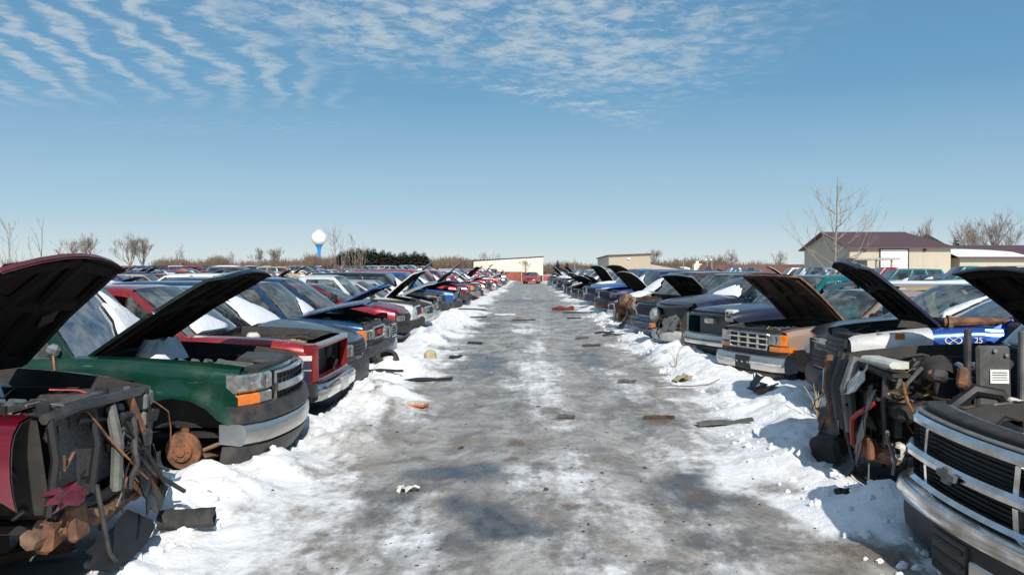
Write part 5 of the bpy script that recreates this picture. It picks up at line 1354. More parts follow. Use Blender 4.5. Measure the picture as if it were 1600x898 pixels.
def skyline():
    rnd = random.Random(77); bare = random.Random(5)
    # bare trees one can tell apart
    def T(px, ptop, Y, label, pbase=424, **kw):
        p = at(px, ptop, Y); z = gz(p.x, Y); bare_tree(kw.pop('name', 'bare_tree'), p.x, Y, z, p.z-z, label, random.Random(px), **kw)
    T(200, 366, 220, 'broad bare tree with twin spreading trunk beside the other crown, beyond the field', depth=6, spread=.62, trunk=.22, kids=(3,4), minr=.03)
    T(219, 368, 223, 'broad bare tree leaning out to the right of its twin beyond the field', depth=6, spread=.60, trunk=.22, kids=(3,4), minr=.03)
    T(107, 374, 230, 'bare thin tree behind the maroon hood, smaller of the pair', depth=6, spread=.5, trunk=.25, kids=(3,4), minr=.03)
    T(133, 368, 228, 'bare round-headed tree behind the maroon hood, larger of the pair', depth=6, spread=.55, trunk=.28, kids=(3,4), minr=.03)
    T(278, 384, 260, 'bare grey tree rising over the brown brush past the twin trees', depth=5, kids=(3,4), minr=.04)
    T(359, 391, 260, 'small bare tree standing alone in the brush', depth=5, kids=(2,4), minr=.035)
    T(404, 388, 250, 'bare brown tree of wide shape beside a taller bare tree', depth=6, spread=.7, kids=(3,4), minr=.035)
    T(430, 387, 250, 'tall bare tree with arched branches between brush and water tower', depth=6, spread=.6, kids=(3,4), minr=.035)
    T(756, 393, 260, 'bare tree behind the cream building roof, left end', depth=5, kids=(3,4), minr=.04)
    T(770, 392, 262, 'bare tree behind the cream building roof, taller one', depth=5, kids=(3,4), minr=.04)
    T(822, 404, 150, 'small bare tree in front of the cream wall', depth=5, kids=(3,3), minr=.02)
    T(1024, 391, 240, 'bare tree rising behind the tan building lean-to', depth=6, kids=(3,4), minr=.04)
    T(1142, 391, 230, 'bare tree above the long red wall', depth=6, spread=.7, kids=(3,4), minr=.03)
    T(1216, 390, 215, 'pale thin bare tree close to the brown roofed shed', depth=5, kids=(3,4), minr=.02)
    T(1437, 352, 150, 'bare tree crown peeping above the ridge of the brown roof', depth=6, kids=(3,4), minr=.03)
    T(1512, 345, 150, 'broad bare tree above the low wing, thinner of two', depth=6, spread=.6, trunk=.2, kids=(3,4), minr=.03)
    T(1550, 342, 152, 'broad bare tree above the low wing, taller of two', depth=6, spread=.6, trunk=.2, kids=(3,4), minr=.03)
    # the pale tree by the shed
    p = at(1303, 272, 48); root = empty('bare_tree', (p.x, 48, 0)); tag(root, 'tall pale bare tree spreading thin branches before the brown roofed shed', 'tree')
    h = p.z; r0 = random.Random(41); t = MB(); pts = [Vector((0,0,-.2))]; rs = [.075]
    for i in range(10): pts.append(pts[-1] + Vector((r0.uniform(-.05,.05), r0.uniform(-.05,.05), h/10))); rs.append(.072*(1-i/10.5)+.006)
    t.tube(pts, rs, 'bark_pale', 7); t.build('trunk', root); c = MB()
    for k in range(17):
        f = .22+.70*k/17; a = pts[int(f*10)]; q = k*2.4+r0.uniform(-.3,.3); el = r0.uniform(.35,.85)
        branchy(c, a, Vector((math.cos(q)*math.cos(el)*1.3, math.sin(q)*math.cos(el)*1.3, math.sin(el))), h*.31*(1.15-f), .036*(1.15-f)+.006, 3, r0, .42, 'bark_pale', .16, (2,3), .72, 5, 'bark_pale', .006, .08)
    c.build('crown', root)
    # saplings in the yard
    for px, pt, Y, lab in ((518,348,42,'tall thin pale sapling in front of the spruce row'),(535,366,44,'bushy low sapling beside the tall pale one'),(557,368,46,'forked bare sapling against the spruces'),(565,378,47,'short bare sapling right beside the forked one'),
                           (57,330,30,'thin forked sapling above the maroon hood'),(6,340,34,'slender sapling at the edge of the view'),(90,372,36,'small leaning sapling behind the maroon hood'),(120,365,38,'whip thin sapling by the round-headed tree')):
        p = at(px, pt, Y); sapling(p.x, Y, gz(p.x, Y), p.z - gz(p.x, Y), lab, random.Random(px), branches=12 if px != 57 else 5)
    # spruce row behind the field
    protos = [spruce_mesh(random.Random(k), 8.0) for k in range(3)]; ms = []
    k = 0
    words_ = ['at the row end near the saplings','second from the saplings','with a thin top','leaning a little','among close neighbours','with a broad foot','in mid row','with a bare tip','slightly browned','short one beside a tall one','tall one','with gaps in its branches','narrow one','ragged one','near the red fence','second from the fence end','third from the fence end','at the row end by the red fence']
    for i in range(18):
        px = 527 + 137*i/17 + rnd.uniform(-2,2); Y = 250+rnd.uniform(-5,5); top = 391 - 4*math.sin(math.pi*min(1, i/9)) + rnd.uniform(-3,4)+ (6 if i == 0 else 0)
        p = at(px, top, Y); z = gz(p.x, Y); h = p.z - z
        root = empty('spruce_tree', (p.x, Y, z), rnd.uniform(0,6)); tag(root, 'dark spruce %s in the spruce row' % words_[i], 'tree', 'spruces in the row beyond the field'); sc = h/8.0; root.scale = (sc*2.5, sc*2.5, sc)
        if i < 3: a = protos[i][0].build('trunk', root); b = protos[i][1].build('crown', root, smooth=False); ms.append((a, b))
        else:
            for o in ms[i % 3]:
                c2 = o.copy(); COL.objects.link(c2); c2.parent = root
    for px, top, lab in ((871,405,'lone spruce beside the road end, shorter of two'),(886,408,'lone spruce close to the tan building'),(715,408,'spruce standing by the cream building'),(1385,368,'spruce tip behind the shed roof')):
        Y = 190 if px < 1000 else 130; px2 = px if px < 1000 else 1487; p = at(px2, top, Y); z = gz(p.x, Y)
        root = empty('spruce_tree', (p.x, Y, z), px); tag(root, lab, 'tree'); sc = (p.z-z)/8.0; root.scale = (sc*1.1, sc*1.1, sc)
        for o in ms[px % 3]:
            c2 = o.copy(); COL.objects.link(c2); c2.parent = root
    # brush that reads as one brown band
    b = MB()
    for (x0, x1, y0, y1, Y, dn) in ((0,110,404,420,300,60),(235,500,404,414,290,330),(330,345,400,404,280,20),(480,530,398,408,300,90),(660,745,404,412,300,130),(845,935,410,416,300,80),(1015,1130,402,411,290,120),(1130,1290,408,415,300,80),(1560,1600,395,400,200,30),(690,730,402,410,180,60)):
        for k in range(int(dn*1.7)):
            px = rnd.uniform(x0, x1); pt = rnd.uniform(y0, y1) + 3 - 13*float(vnoise(np.array([px/23.0]), np.array([.5]), 3)[0])**1.5 + rnd.uniform(-3,3); Yk = Y+rnd.uniform(-25,25); p = at(px, pt, Yk); z = gz(p.x, Yk)-.2; h = max(1.0, p.z-z); base = Vector((p.x, Yk, z))
            for j in range(9):
                q = rnd.uniform(0, 6.28); lean = rnd.uniform(.05,.55); d = Vector((math.cos(q)*lean, math.sin(q)*lean, 1)); L = h*rnd.uniform(.55,1.0)
                branchy(b, base + Vector((rnd.uniform(-.8,.8), rnd.uniform(-.8,.8), 0)), d, L*.6, .07, 1, rnd, .5, 'brush', .2, (3,4), .75, 3, 'brush', .035)
    o = b.build('brush', smooth=False); tag(o, 'brown leafless brush along the horizon', None, None, 'stuff')

# ------------------------------------------------------------------ buildings and far structures
def quadbox(mb, corners, z0, z1, mat):
    """vertical walls over a 4-corner plan"""
    a = [Vector((x, y, z0)) for x, y in corners]; b = [Vector((x, y, z1)) for x, y in corners]
    mb.loft([a, b], mat)
def structures():
    # water tower
    Y = 620; p = at(497.5, 372, Y); gz_ = gz(p.x, Y); root = empty('water_tower', (p.x, Y, gz_)); tag(root, 'white ball water tower on a blue pedestal beyond the trees', 'water tower')
    rb = 12/FPX*Y; zc = p.z-gz_; m = MB(); pr = []
    for k in range(13):
        a = -math.pi/2*.62 + (math.pi/2*1.62)*k/12; pr.append((max(.001, rb*math.cos(a)), zc+rb*.95*math.sin(a)))
    m.lathe(pr, 'tower_white', 28); m.build('tank', root)
    m = MB(); zb = pr[0][1]; m.lathe([(2.6,-.5),(1.5,3),(1.15,zb-8),(1.2,zb-4.5),(1.8,zb-2.0),(pr[0][0],zb+.05)], 'tower_blue', 24); m.build('pedestal', root)
    m = MB(); 
    for k in range(9): q = 2*math.pi*k/9; m.tube([(rb*.35*math.cos(q), rb*.35*math.sin(q), zc+rb*.85),(rb*.35*math.cos(q), rb*.35*math.sin(q), zc+rb*1.08)], .12, 'tower_white', 4)
    m.tube([(rb*.35*math.cos(2*math.pi*k/18), rb*.35*math.sin(2*math.pi*k/18), zc+rb*1.06) for k in range(19)], .12, 'tower_white', 4); m.build('railing', root)
    # long cream building
    a = at(848.5, 400.5, 185); b = at(740, 406.5, 188); root = empty('warehouse', (0,0,0)); tag(root, 'long cream windowless warehouse behind the red fence', 'building')
    bk = Vector((-4, 40, 0)); c4 = [(a.x, a.y), (b.x, b.y), (b.x+bk.x, b.y+bk.y), (a.x+bk.x, a.y+bk.y)]
    zs4 = [a.z-.16, b.z-.16, b.z-.16, a.z-.16]; m = MB(); m.loft([[Vector((x,y,-.2)) for x, y in c4], [Vector((x,y,z_)) for (x,y), z_ in zip(c4, zs4)]], 'siding_cream'); m.build('wall', root)
    c5 = [(x+(.15 if i in (0,3) else -.15), y-(.15 if i < 2 else -.15)) for i, (x, y) in enumerate(c4)]; m = MB(); m.loft([[Vector((x,y,z_+.005)) for (x,y), z_ in zip(c5, zs4)], [Vector((x,y,z_+.2)) for (x,y), z_ in zip(c5, zs4)]], 'trim_dark'); m.build('roof', root)
    # tan building with a lean-to
    Y = 150; root = empty('industrial_building', (0,0,0)); tag(root, 'tan metal building with lean-to and dark shaded end', 'building')
    l = at(951, 398.5, Y); r_ = at(1015.5, 396, Y); l2 = at(933.5, 402, Y*1.26); zl, zr_ = l.z, r_.z; m = MB()
    m.loft([[Vector((l.x,Y,-.2)),Vector((r_.x,Y,-.2)),Vector((r_.x,Y,zr_-.2)),Vector((l.x,Y,zl-.2))],[Vector((l2.x,l2.y,-.2)),Vector((r_.x,l2.y,-.2)),Vector((r_.x,l2.y,zr_-.2)),Vector((l2.x,l2.y,zl-.2))]], 'siding_tan'); m.build('wall', root)
    m = MB(); m.loft([[Vector((l.x-.3,Y-.3,zl-.2)),Vector((r_.x+.2,Y-.3,zr_-.2)),Vector((r_.x+.2,Y-.3,zr_+.02)),Vector((l.x-.3,Y-.3,zl+.02))],[Vector((l2.x-.3,l2.y+.2,zl-.2)),Vector((r_.x+.2,l2.y+.2,zr_-.2)),Vector((r_.x+.2,l2.y+.2,zr_+.02)),Vector((l2.x-.3,l2.y+.2,zl+.02))]], 'trim_dark'); m.build('roof', root)
    e = at(1063, 419, Y); s0 = at(1016, 410, Y); m = MB()
    m.loft([[Vector((r_.x+.01,Y+.2,-.2)),Vector((e.x,Y+.2,-.2)),Vector((e.x,Y+.2,e.z-.05)),Vector((r_.x+.01,Y+.2,s0.z-.1))],[Vector((r_.x+.01,Y+16,-.2)),Vector((e.x,Y+16,-.2)),Vector((e.x,Y+16,e.z-.05)),Vector((r_.x+.01,Y+16,s0.z-.1))]], 'siding_tan'); m.build('lean_to', root)
    m = MB(); m.loft([[Vector((r_.x+.21,Y-.1,s0.z-.13)),Vector((e.x+.5,Y-.1,e.z-.12)),Vector((e.x+.5,Y-.1,e.z+.05)),Vector((r_.x+.21,Y-.1,s0.z+.05))],[Vector((r_.x+.21,Y+16.2,s0.z-.13)),Vector((e.x+.5,Y+16.2,e.z-.12)),Vector((e.x+.5,Y+16.2,e.z+.05)),Vector((r_.x+.21,Y+16.2,s0.z+.05))]], 'trim_dark'); m.build('lean_to_roof', root)
    q = at(982, 404, Y); m = MB(); m.box((q.x, Y-.12, q.z), (.5,.22,.3), 'tower_white', bev=.04); m.build('wall_lamp', root)
    # big shed with brown roof
    Y = 78; root = empty('shed', (0,0,0)); tag(root, 'large beige shed with brown metal roof and white roller door', 'building')
    L = at(1324, 386, Y); Rr = at(1479.5, 384, Y); ez = L.z; x0, x1 = L.x, Rr.x; dep = 12.0
    back = at(1278, 386, Y+dep); xb = back.x
    # plan: front left corner, front right, back right, back left (gable end faces left)
    fl, frr, br, bl = Vector((x0,Y,0)), Vector((x1,Y,0)), Vector((x1+1.2,Y+dep,0)), Vector((x0-.2,Y+dep,0))
    rl = at(1292, 364, Y+dep/2); rz_ = rl.z; ml = (fl+bl)/2; mr = (frr+br)/2
    m = MB(); 
    m.add([fl-Vector((0,0,.2)), frr-Vector((0,0,.2)), br-Vector((0,0,.2)), bl-Vector((0,0,.2)), fl+Vector((0,0,ez)), frr+Vector((0,0,ez)), br+Vector((0,0,ez)), bl+Vector((0,0,ez)), ml+Vector((0,0,rz_-.08)), mr+Vector((0,0,rz_-.08))],
          [(0,1,5,4),(1,2,6,9,5),(2,3,7,6),(3,0,4,8,7),(0,3,2,1)], 'siding_beige'); m.build('wall', root)
    o_ = .45; m = MB()
    def sl(pa, pb, za, zb, th): return [pa+Vector((0,0,za)), pb+Vector((0,0,zb)), pb+Vector((0,0,zb+th)), pa+Vector((0,0,za+th))]
    ov = Vector((-.5,0,0)); hip = Vector((-2.2,0,0))
    fe = Vector((0,-o_,0))
    m.loft([sl(fl+fe+ov, ml+ov, ez-.14, rz_-.02, .10), sl(frr+fe+Vector((.4,0,0)), mr+hip, ez-.14, rz_-.02, .10)], 'roof_brown')
    m.loft([sl(bl-fe+ov, ml+ov, ez-.14, rz_-.0215, .10), sl(br-fe+Vector((.4,0,0)), mr+hip, ez-.14, rz_-.0215, .10)], 'roof_brown')
    m.add([frr+fe+Vector((.4,0,ez-.05)), br-fe+Vector((.4,0,ez-.05)), mr+hip+Vector((0,0,rz_+.07))], [(0,1,2)], 'roof_brown'); m.build('roof', root)
    d0 = at(1371.5, 390, Y); d1 = at(1413, 390, Y); m = MB(); m.box(((d0.x+d1.x)/2, Y-.02, d0.z/2), (d1.x-d0.x, .08, d0.z), 'door_white'); 
    dr = m.build('roller_door', root); m = MB()
    for k in range(1, 5): m.box(((d0.x+d1.x)/2, Y-.063, d0.z*k/5), (d1.x-d0.x, .01, .03), 'plastic_pale')
    m.build('door_rib', dr); m = MB()
    for xx in (d0.x-.06, d1.x+.06): m.box((xx, Y-.03, d0.z/2+.05), (.12,.1,d0.z+.1), 'trim_dark')
    m.box(((d0.x+d1.x)/2, Y-.03, d0.z+.07), (d1.x-d0.x,.1,.12), 'trim_dark'); m.build('door_frame', root)
    for px in (1347, 1439):
        q = at(px, 391, Y); m = MB(); m.box((q.x, Y-.1, q.z), (.25,.2,.2), 'trim_dark', bev=.03); m.build('wall_lamp', root)
    # low wing
    root2 = empty('shed_wing', (0,0,0)); tag(root2, 'low wing of the shed under a brown roof with a big snow patch', 'building')
    wx0, wx1 = x1+.02, x1+22; wy = Y+1.0; we = at(1520, 402, wy).z; wr_ = at(1560, 385, wy+5).z
    m = MB(); m.bx(wx0+1.3, wx1, wy, wy+10, -.2, we-.06, 'siding_beige'); m.build('wall', root2)
    m = MB(); A = Vector
    m.loft([[A((wx0+.9,wy-.5,we-.12)),A((wx0+1.4,wy+5,wr_)),A((wx0+1.4,wy+5,wr_+.1)),A((wx0+.9,wy-.5,we-.02))],[A((wx1,wy-.5,we-.12)),A((wx1-3.5,wy+5,wr_)),A((wx1-3.5,wy+5,wr_+.1)),A((wx1,wy-.5,we-.02))]], 'roof_brown')
    m.loft([[A((wx0+.9,wy+10.5,we-.12)),A((wx0+1.4,wy+5.004,wr_)),A((wx0+1.4,wy+5.004,wr_+.1)),A((wx0+.9,wy+10.5,we-.02))],[A((wx1,wy+10.5,we-.12)),A((wx1-3.5,wy+5.004,wr_)),A((wx1-3.5,wy+5.004,wr_+.1)),A((wx1,wy+10.5,we-.02))]], 'roof_brown'); m.build('roof', root2)
    m = MB(); rows = []; sl_ = (wr_-we)/5.5
    for i in range(9):
        f = i/8; wd = 3.9*(1-f**2.2)**.5 if f < 1 else 0
        row = []
        for j in range(7):
            g = j/6; yv = wy-.35 + g*wd*.95; row.append(A((wx0+1.0+6.6*f, yv, we+.0+sl_*(yv-wy+.5)+(.01 if i in (0,8) or j in (0,6) else .16))))
        rows.append(row)
    m.grid(rows, 'snow_cap'); m.build('snow_patch', root2, sharp=80)
    # little porch roof before the shed
    q0, q1 = at(1318, 405, Y-6), at(1386, 405, Y-6); root3 = empty('carport', (0,0,0)); tag(root3, 'small flat pale canopy on posts in front of the shed', 'carport')
    m = MB(); m.bx(q0.x, q1.x, Y-8, Y-4, q0.z-.08, q0.z+.08, 'concrete'); m.build('canopy', root3)
    for xx in (q0.x+.15, (q0.x+q1.x)/2, q1.x-.6):
        m = MB(); m.bx(xx-.06, xx+.06, Y-7.8, Y-7.68, -.1, q0.z-.081, 'pole_grey'); m.build('post', root3)
    m = MB(); m.bx(q0.x+.4, (q0.x+q1.x)/2+.6, Y-4.4, Y-4.3, -.1, q0.z-.09, 'siding_beige'); m.build('back_panel', root3)
    # long low red brick wall, right of centre
    a, b = at(1092, 414, 185), at(1279, 414, 160); m = MB(); quadbox(m, [(a.x,a.y),(b.x,b.y),(b.x+4,b.y+10),(a.x+4,a.y+10)], -.3, a.z, 'brick_far'); o = m.build('long_building'); tag(o, 'long low red brick building beyond the dark van roofs', 'building')
    # red board fence across the end, with pale posts
    root = empty('board_fence', (0,0,0)); tag(root, 'long red board fence with pale posts across the lane end', 'fence')
    pts = [at(640,421.5,150), at(735,423.5,132), at(815,424.5,126), at(848,430.5,120), at(905,431,122)]
    for i in range(len(pts)-1):
        a, b = pts[i], pts[i+1]; m = MB(); dy = .06
        m.add([A((a.x,a.y,-.1)),A((b.x,b.y,-.1)),A((b.x,b.y,b.z)),A((a.x,a.y,a.z)),A((a.x,a.y+dy,-.1)),A((b.x,b.y+dy,-.1)),A((b.x,b.y+dy,b.z)),A((a.x,a.y+dy,a.z))],[(0,1,2,3),(4,5,6,7),(3,2,6,7),(0,1,5,4),(1,2,6,5),(0,3,7,4)], 'fence_red'); m.build('board_panel', root, smooth=False)
        nn = max(1, int((b-a).length/3.0)); 
        for k in range(nn):
            p = a.lerp(b, k/nn); m = MB(); m.bx(p.x-.07, p.x+.07, p.y-.16, p.y-.02, -.1, p.z+.12, 'fence_post'); m.build('post', root)
    # arched hoop shelter, chimney block, poles
    cx = at(1066, 425, 190); m = MB(); rad = 21/FPX*190
    arc = [A((cx.x + rad*math.cos(math.pi*k/14), 190, .2 + rad*.62*math.sin(math.pi*k/14))) for k in range(15)]
    root = empty('hoop_shelter', (0,0,0)); tag(root, 'pale arched hoop shelter frame behind the tan building', 'shelter')
    m.tube(arc, .28, 'siding_cream', 6); m.build('front_arch', root); m = MB(); m.grid([[p + A((0,.2,0)) for p in arc],[p + A((0,9,0)) for p in arc]], 'siding_tan'); m.build('cover', root)
    q = at(1088, 412, 188); m = MB(); m.bx(q.x-.8, q.x+.8, 187, 189, -.2, q.z, 'siding_cream'); m.bx(q.x-.3,q.x+.3,187.6,188.4,q.z,q.z+.6,'siding_cream'); o = m.build('block_hut'); tag(o, 'narrow cream hut next to the hoop shelter', 'hut')
    for px, pt, Yp, lab in ((1104,398,170,'utility pole with a cross arm by the hoop shelter'),(1111,399,172,'utility pole carrying two small lamps'),(1067,404,185,'thin pole standing in the hoop shelter mouth'),(898,404,190,'utility pole between the spruces and tan building')):
        q = at(px, pt, Yp); root = empty('utility_pole', (q.x, Yp, 0)); tag(root, lab, 'pole'); m = MB(); m.tube([(0,0,-.3),(0,0,q.z)], [.14,.10], 'pole_grey', 6); m.build('shaft', root)
        if px in (1104, 1111): m = MB(); m.box((-.6 if px == 1111 else .0, 0, q.z-.3), (1.8,.1,.1), 'pole_grey'); m.build('cross_arm', root)
        if px == 1111:
            for dx in (-1.2, -.2): m = MB(); m.box((dx,-.1,q.z-.9),(.3,.3,.25),'tower_white',bev=.05); m.build('lamp', root)
    q = at(1106, 418, 120); m = MB(); m.lathe([(1.0,-.1),(.75,1.3),(.001,q.z+.4)], 'tent_navy', 5, Matrix.Translation((q.x,120,0))); o = m.build('tent'); tag(o, 'small navy pointed tent beyond the van roofs', 'tent')
    q = at(700, 408, 330); m = MB(); m.bx(q.x-11, q.x+9, 330, 345, -.2, q.z, 'concrete'); m.bx(q.x-4, q.x+2, 332, 340, q.z, q.z+.8, 'siding_tan'); o = m.build('long_building'); tag(o, 'distant grey flat roofed building behind the brown brush', 'building')
    # low tan trailer with snowy roof behind the right row
    a = at(1380, 443, 27); root = empty('flat_trailer', (0,0,0)); tag(root, 'long low tan trailer with snow on its roof edge', 'trailer')
    x0 = a.x; m = MB(); m.bx(x0, x0+9, 27, 29.4, .45, a.z-.10, 'tan_paint'); m.build('side_wall', root); m = MB(); m.bx(x0-.05, x0+9.05, 26.94, 29.45, a.z-.095, a.z-.0, 'plastic_pale'); m.build('roof', root)
    m = MB(); rows = [[A((x0+.2+8.6*i/16, 26.99+2.3*j/4, a.z+(0 if j in (0,4) or i in (0,16) else rnd0.uniform(.04,.09)))) for j in range(5)] for i in range(17)]; m.grid(rows, 'snow_cap'); m.build('snow_patch', root)
    m = MB(); m.bx(x0-.01, x0+9.01, 26.97, 26.995, .9, 1.06, 'plastic_grey'); m.build('rub_rail', root)
    for xx in (x0+1.4, x0+7.2):
        m = MB(); m.lathe([(.22,-.11),(.38,-.1),(.40,0),(.38,.1),(.22,.11)], 'rubber', 16, Matrix.Translation((xx,27.25,.40)) @ Matrix.Rotation(R(90),4,'X')); m.build('wheel', root)
rnd0 = random.Random(99)

# ------------------------------------------------------------------ scrap lying about on the snow
def debris():
    rnd = random.Random(123)
    def root_at(px, py, name, label, cat, rz=0.0, dz=0.0):
        p = gp(px, py); p = gp(px, py, gz(p.x, p.y)); p = gp(px, py, gz(p.x, p.y))
        r_ = empty(name, (p.x, p.y, gz(p.x, p.y)+dz), rz); tag(r_, label, cat); return r_
    def solo(mb, px, py, name, label, cat, rz=0.0, dz=0.0, sharp=35):
        p = gp(px, py); p = gp(px, py, gz(p.x, p.y)); p = gp(px, py, gz(p.x, p.y))
        o = mb.build(name, None, sharp); o.location = (p.x, p.y, gz(p.x, p.y)+dz); o.rotation_euler = (0,0,rz); tag(o, label, cat); return o
    # black roll near the camera
    m = MB(); n = 18; rings = []
    for i in range(9):
        x = -.165+.33*i/8; rings.append([(x+rnd.uniform(-.006,.006), (.068+rnd.uniform(-.006,.006))*math.cos(2*math.pi*k/n)*1.05, .062+(.060+rnd.uniform(-.005,.005))*math.sin(2*math.pi*k/n)) for k in range(n)])
    m.loft(rings, 'rubber', cap=False)
    m.loft([[(p[0], p[1]*.78, .062+(p[2]-.062)*.78) for p in r_] for r_ in rings], 'black', cap=False)
    for e in (0, -1): m.loft([rings[e], [(p[0], p[1]*.78, .062+(p[2]-.062)*.78) for p in rings[e]]], 'rubber', cap=False)
    solo(m, 286, 838, 'rubber_sleeve', 'black ribbed rubber sleeve lying on the snow by the stripped maroon truck', 'sleeve', R(14), .0)
    # engine air filter
    r_ = root_at(650, 636, 'air_filter', 'flat orange framed air filter lying on the snow', 'air filter', R(-14))
    m = MB(); m.box((0,0,.016),(.27,.20,.028),'filter_orange',bev=.008); m.build('frame', r_); m = MB()
    for k in range(12): m.box((-.11+.02*k,0,.042),(.012,.165,.030),'filter_paper')
    m.build('pleats', r_)
    # bent black trim strips, left
    def strip(px, py, L, wd, h, name, label, cat, mat, rz, bend=.1, kink=0.0):
        m = MB(); rings = []
        for i in range(11):
            f = i/10; x = L*(f-.5); y = bend*math.sin(f*math.pi)+rnd.uniform(-.01,.01); z = .006+h*.4*math.sin(f*math.pi*1.5)**2+kink*max(0,f-.7)
            w_ = wd*(.55+.45*math.sin(math.pi*min(1,f*1.2+.08))); rings.append([(x,y-w_/2,z),(x,y,z+.022),(x,y+w_/2,z+.004+.02*rnd.random()),(x,y+w_/2+.004,z+.016),(x,y,z+.036+.008*rnd.random()),(x,y-w_/2,z+.012)])
        m.loft(rings, mat); return solo(m, px, py, name, label, cat, rz)
    strip(668, 597, .75, .20, .05, 'trim_panel', 'torn black wheel arch liner lying on the snow left of the lane', 'car panel', 'black', R(12), .08)
    strip(602, 577, .55, .06, .02, 'trim_strip', 'thin black trim strip in the snow under the slate minivan', 'trim strip', 'black', R(-8), .05)
    strip(712, 560, .30, .16, .06, 'scrap_piece', 'small black scrap lump on the snow near the lane edge', 'scrap', 'black', R(50), .04)
    strip(1132, 664, .62, .19, .03, 'trim_panel', 'long dark grey vinyl panel wrinkled on the snow right of the lane', 'car panel', 'vinyl_green', R(7), .05, .1)
    strip(980, 598, .27, .14, .04, 'scrap_piece', 'dark green scrap chunk on the ice at the right wheel track', 'scrap', 'vinyl_green', R(-12), .02)
    strip(1030, 655, .36, .03, .0, 'rusty_strap', 'thin brown strap frozen into the slush', 'strap', 'mud_crumb', R(6), .03)
    strip(720, 501, 1.7, .12, .03, 'trim_strip', 'long bent black bumper strip on the left snow bank', 'trim strip', 'black', R(-10), .55)
    strip(736, 497, 1.1, .10, .02, 'trim_strip', 'short black strip crossing the long bent one', 'trim strip', 'black', R(6), -.15)
    strip(818, 501, .8, .22, .02, 'scrap_piece', 'flat brown scrap across the icy lane', 'scrap', 'mud_crumb', R(4), .1)
    strip(789, 492, .8, .5, .0, 'paper_sheet', 'pale blue sheet lying flat on the ice', 'sheet', 'paper_label', R(0), .02)
    strip(905, 489, 1.3, .3, .03, 'trim_strip', 'black plastic strip beside the red bumper', 'trim strip', 'black', R(0), .1)
    strip(944, 521, .55, .2, .05, 'scrap_piece', 'black scrap on the right bank below the stripped truck', 'scrap', 'black', R(20), .05)
    strip(962, 524, .7, .12, .04, 'trim_strip', 'crooked black strip on the right bank by the dark blue pickup', 'trim strip', 'black', R(14), .1)
    strip(924, 541, .40, .2, .03, 'scrap_piece', 'brown muddy scrap in the right wheel track', 'scrap', 'mud_crumb', R(0), .05)
    strip(897, 498, .5, .14, .02, 'trim_strip', 'small flat dark strip on the snow past the red bumper', 'trim strip', 'black', R(0), .1)
    strip(909, 529, .35, .16, .02, 'scrap_piece', 'tiny dark flake on the ice between the wheel tracks', 'scrap', 'leather_grey', R(20), .05)
    strip(885, 654, .20, .10, .01, 'scrap_piece', 'thin grey splinter lying in mid lane', 'scrap', 'leather_grey', R(-10), .02)
    strip(743, 537, .35, .25, .0, 'scrap_piece', 'dark scrap at the left lane edge', 'scrap', 'black', R(-20), .02)
    strip(1322, 777, .17, .035, .01, 'small_lever', 'small black lever stuck in the right snow bank', 'lever', 'black', R(4), .01)
    # red bumper on the lane far off
    m = MB(); rings = []
    for i in range(13):
        f = i/12-.5; rings.append([(1.5*f, .25*(1-4*f*f)-.1, .02),(1.5*f, .30*(1-4*f*f)-.1, .12),(1.5*f,.30*(1-4*f*f)-.1,.24+.06*math.sin(i)),(1.5*f,.22*(1-4*f*f)-.1,.27+.06*math.sin(i)),(1.5*f,.12*(1-4*f*f)-.1,.16)])
    rings = [[(p[0]*.62, p[1]*.6, p[2]*.62) for p in r_] for r_ in rings]; m.loft(rings, 'dull_red'); solo(m, 880, 485, 'bumper_cover', 'red plastic bumper cover dropped at the lane edge', 'bumper', R(-172))
    # wheel and cover left bank
    m = MB(); m.lathe([(.001,.11),(.06,.11),(.10,.09),(.12,.04),(.12,-.05)], 'foam_tan', 16, Matrix.Rotation(R(25),4,'X')); solo(m, 672, 560, 'tan_bucket', 'tan round cover half sunk in the left bank', 'cover', 0, .02)
    m = MB(); m.lathe([(.11,-.07),(.18,-.07),(.21,0),(.18,.07),(.11,.07)], 'rubber', 18, Matrix.Translation((0,0,.03)) @ Matrix.Rotation(R(35),4,'X')); solo(m, 603, 572, 'loose_tyre', 'worn tyre half buried in snow by the slate minivan', 'tyre', R(20), -.07)
    # foam crumbs and leaves
    m = MB()
    torn_plate(m, (0,0,.06), .30, .2, 'foam_tan', (0,70,0), rnd, 4, .2); torn_plate(m, (.1,.06,.05), .22, .16, 'dry_weed', (10,60,30), rnd, 4, .2); solo(m, 1062, 596, 'foam_scrap', 'yellow foam scrap on the right snow bank', 'foam')
    m = MB(); torn_plate(m, (0,0,.10), .22, .22, 'leather_grey', (0,30,20), rnd, 4, .25); torn_plate(m, (.05,-.12,.04), .5, .22, 'rust', (5,70,10), rnd, 4, .25); torn_plate(m, (.22,.05,.04), .3, .2, 'foam_tan', (5,65,-20), rnd, 4, .25)
    solo(m, 1178, 612, 'scrap_heap', 'heap of rusty and grey scrap by the tan pickup', 'scrap')
    m = MB(); m.tube([(-.5,.05,.03),(-.3,-.02,.05),(0,-.03,.04),(.25,.04,.06),(.42,.12,.12)], .009, 'bark', 5); solo(m, 1080, 607, 'bent_stick', 'thin bent stick on the right snow bank', 'stick')
    m = MB(); torn_plate(m, (0,0,.02), .12, .09, 'paper_label', (0,80,0), rnd, 3, .2); torn_plate(m, (-.1,-.02,.015), .12, .06, 'filter_paper', (0,84,10), rnd, 3, .2); solo(m, 645, 768, 'paper_scrap', 'crumpled white and blue paper scrap on the dark ice', 'litter')
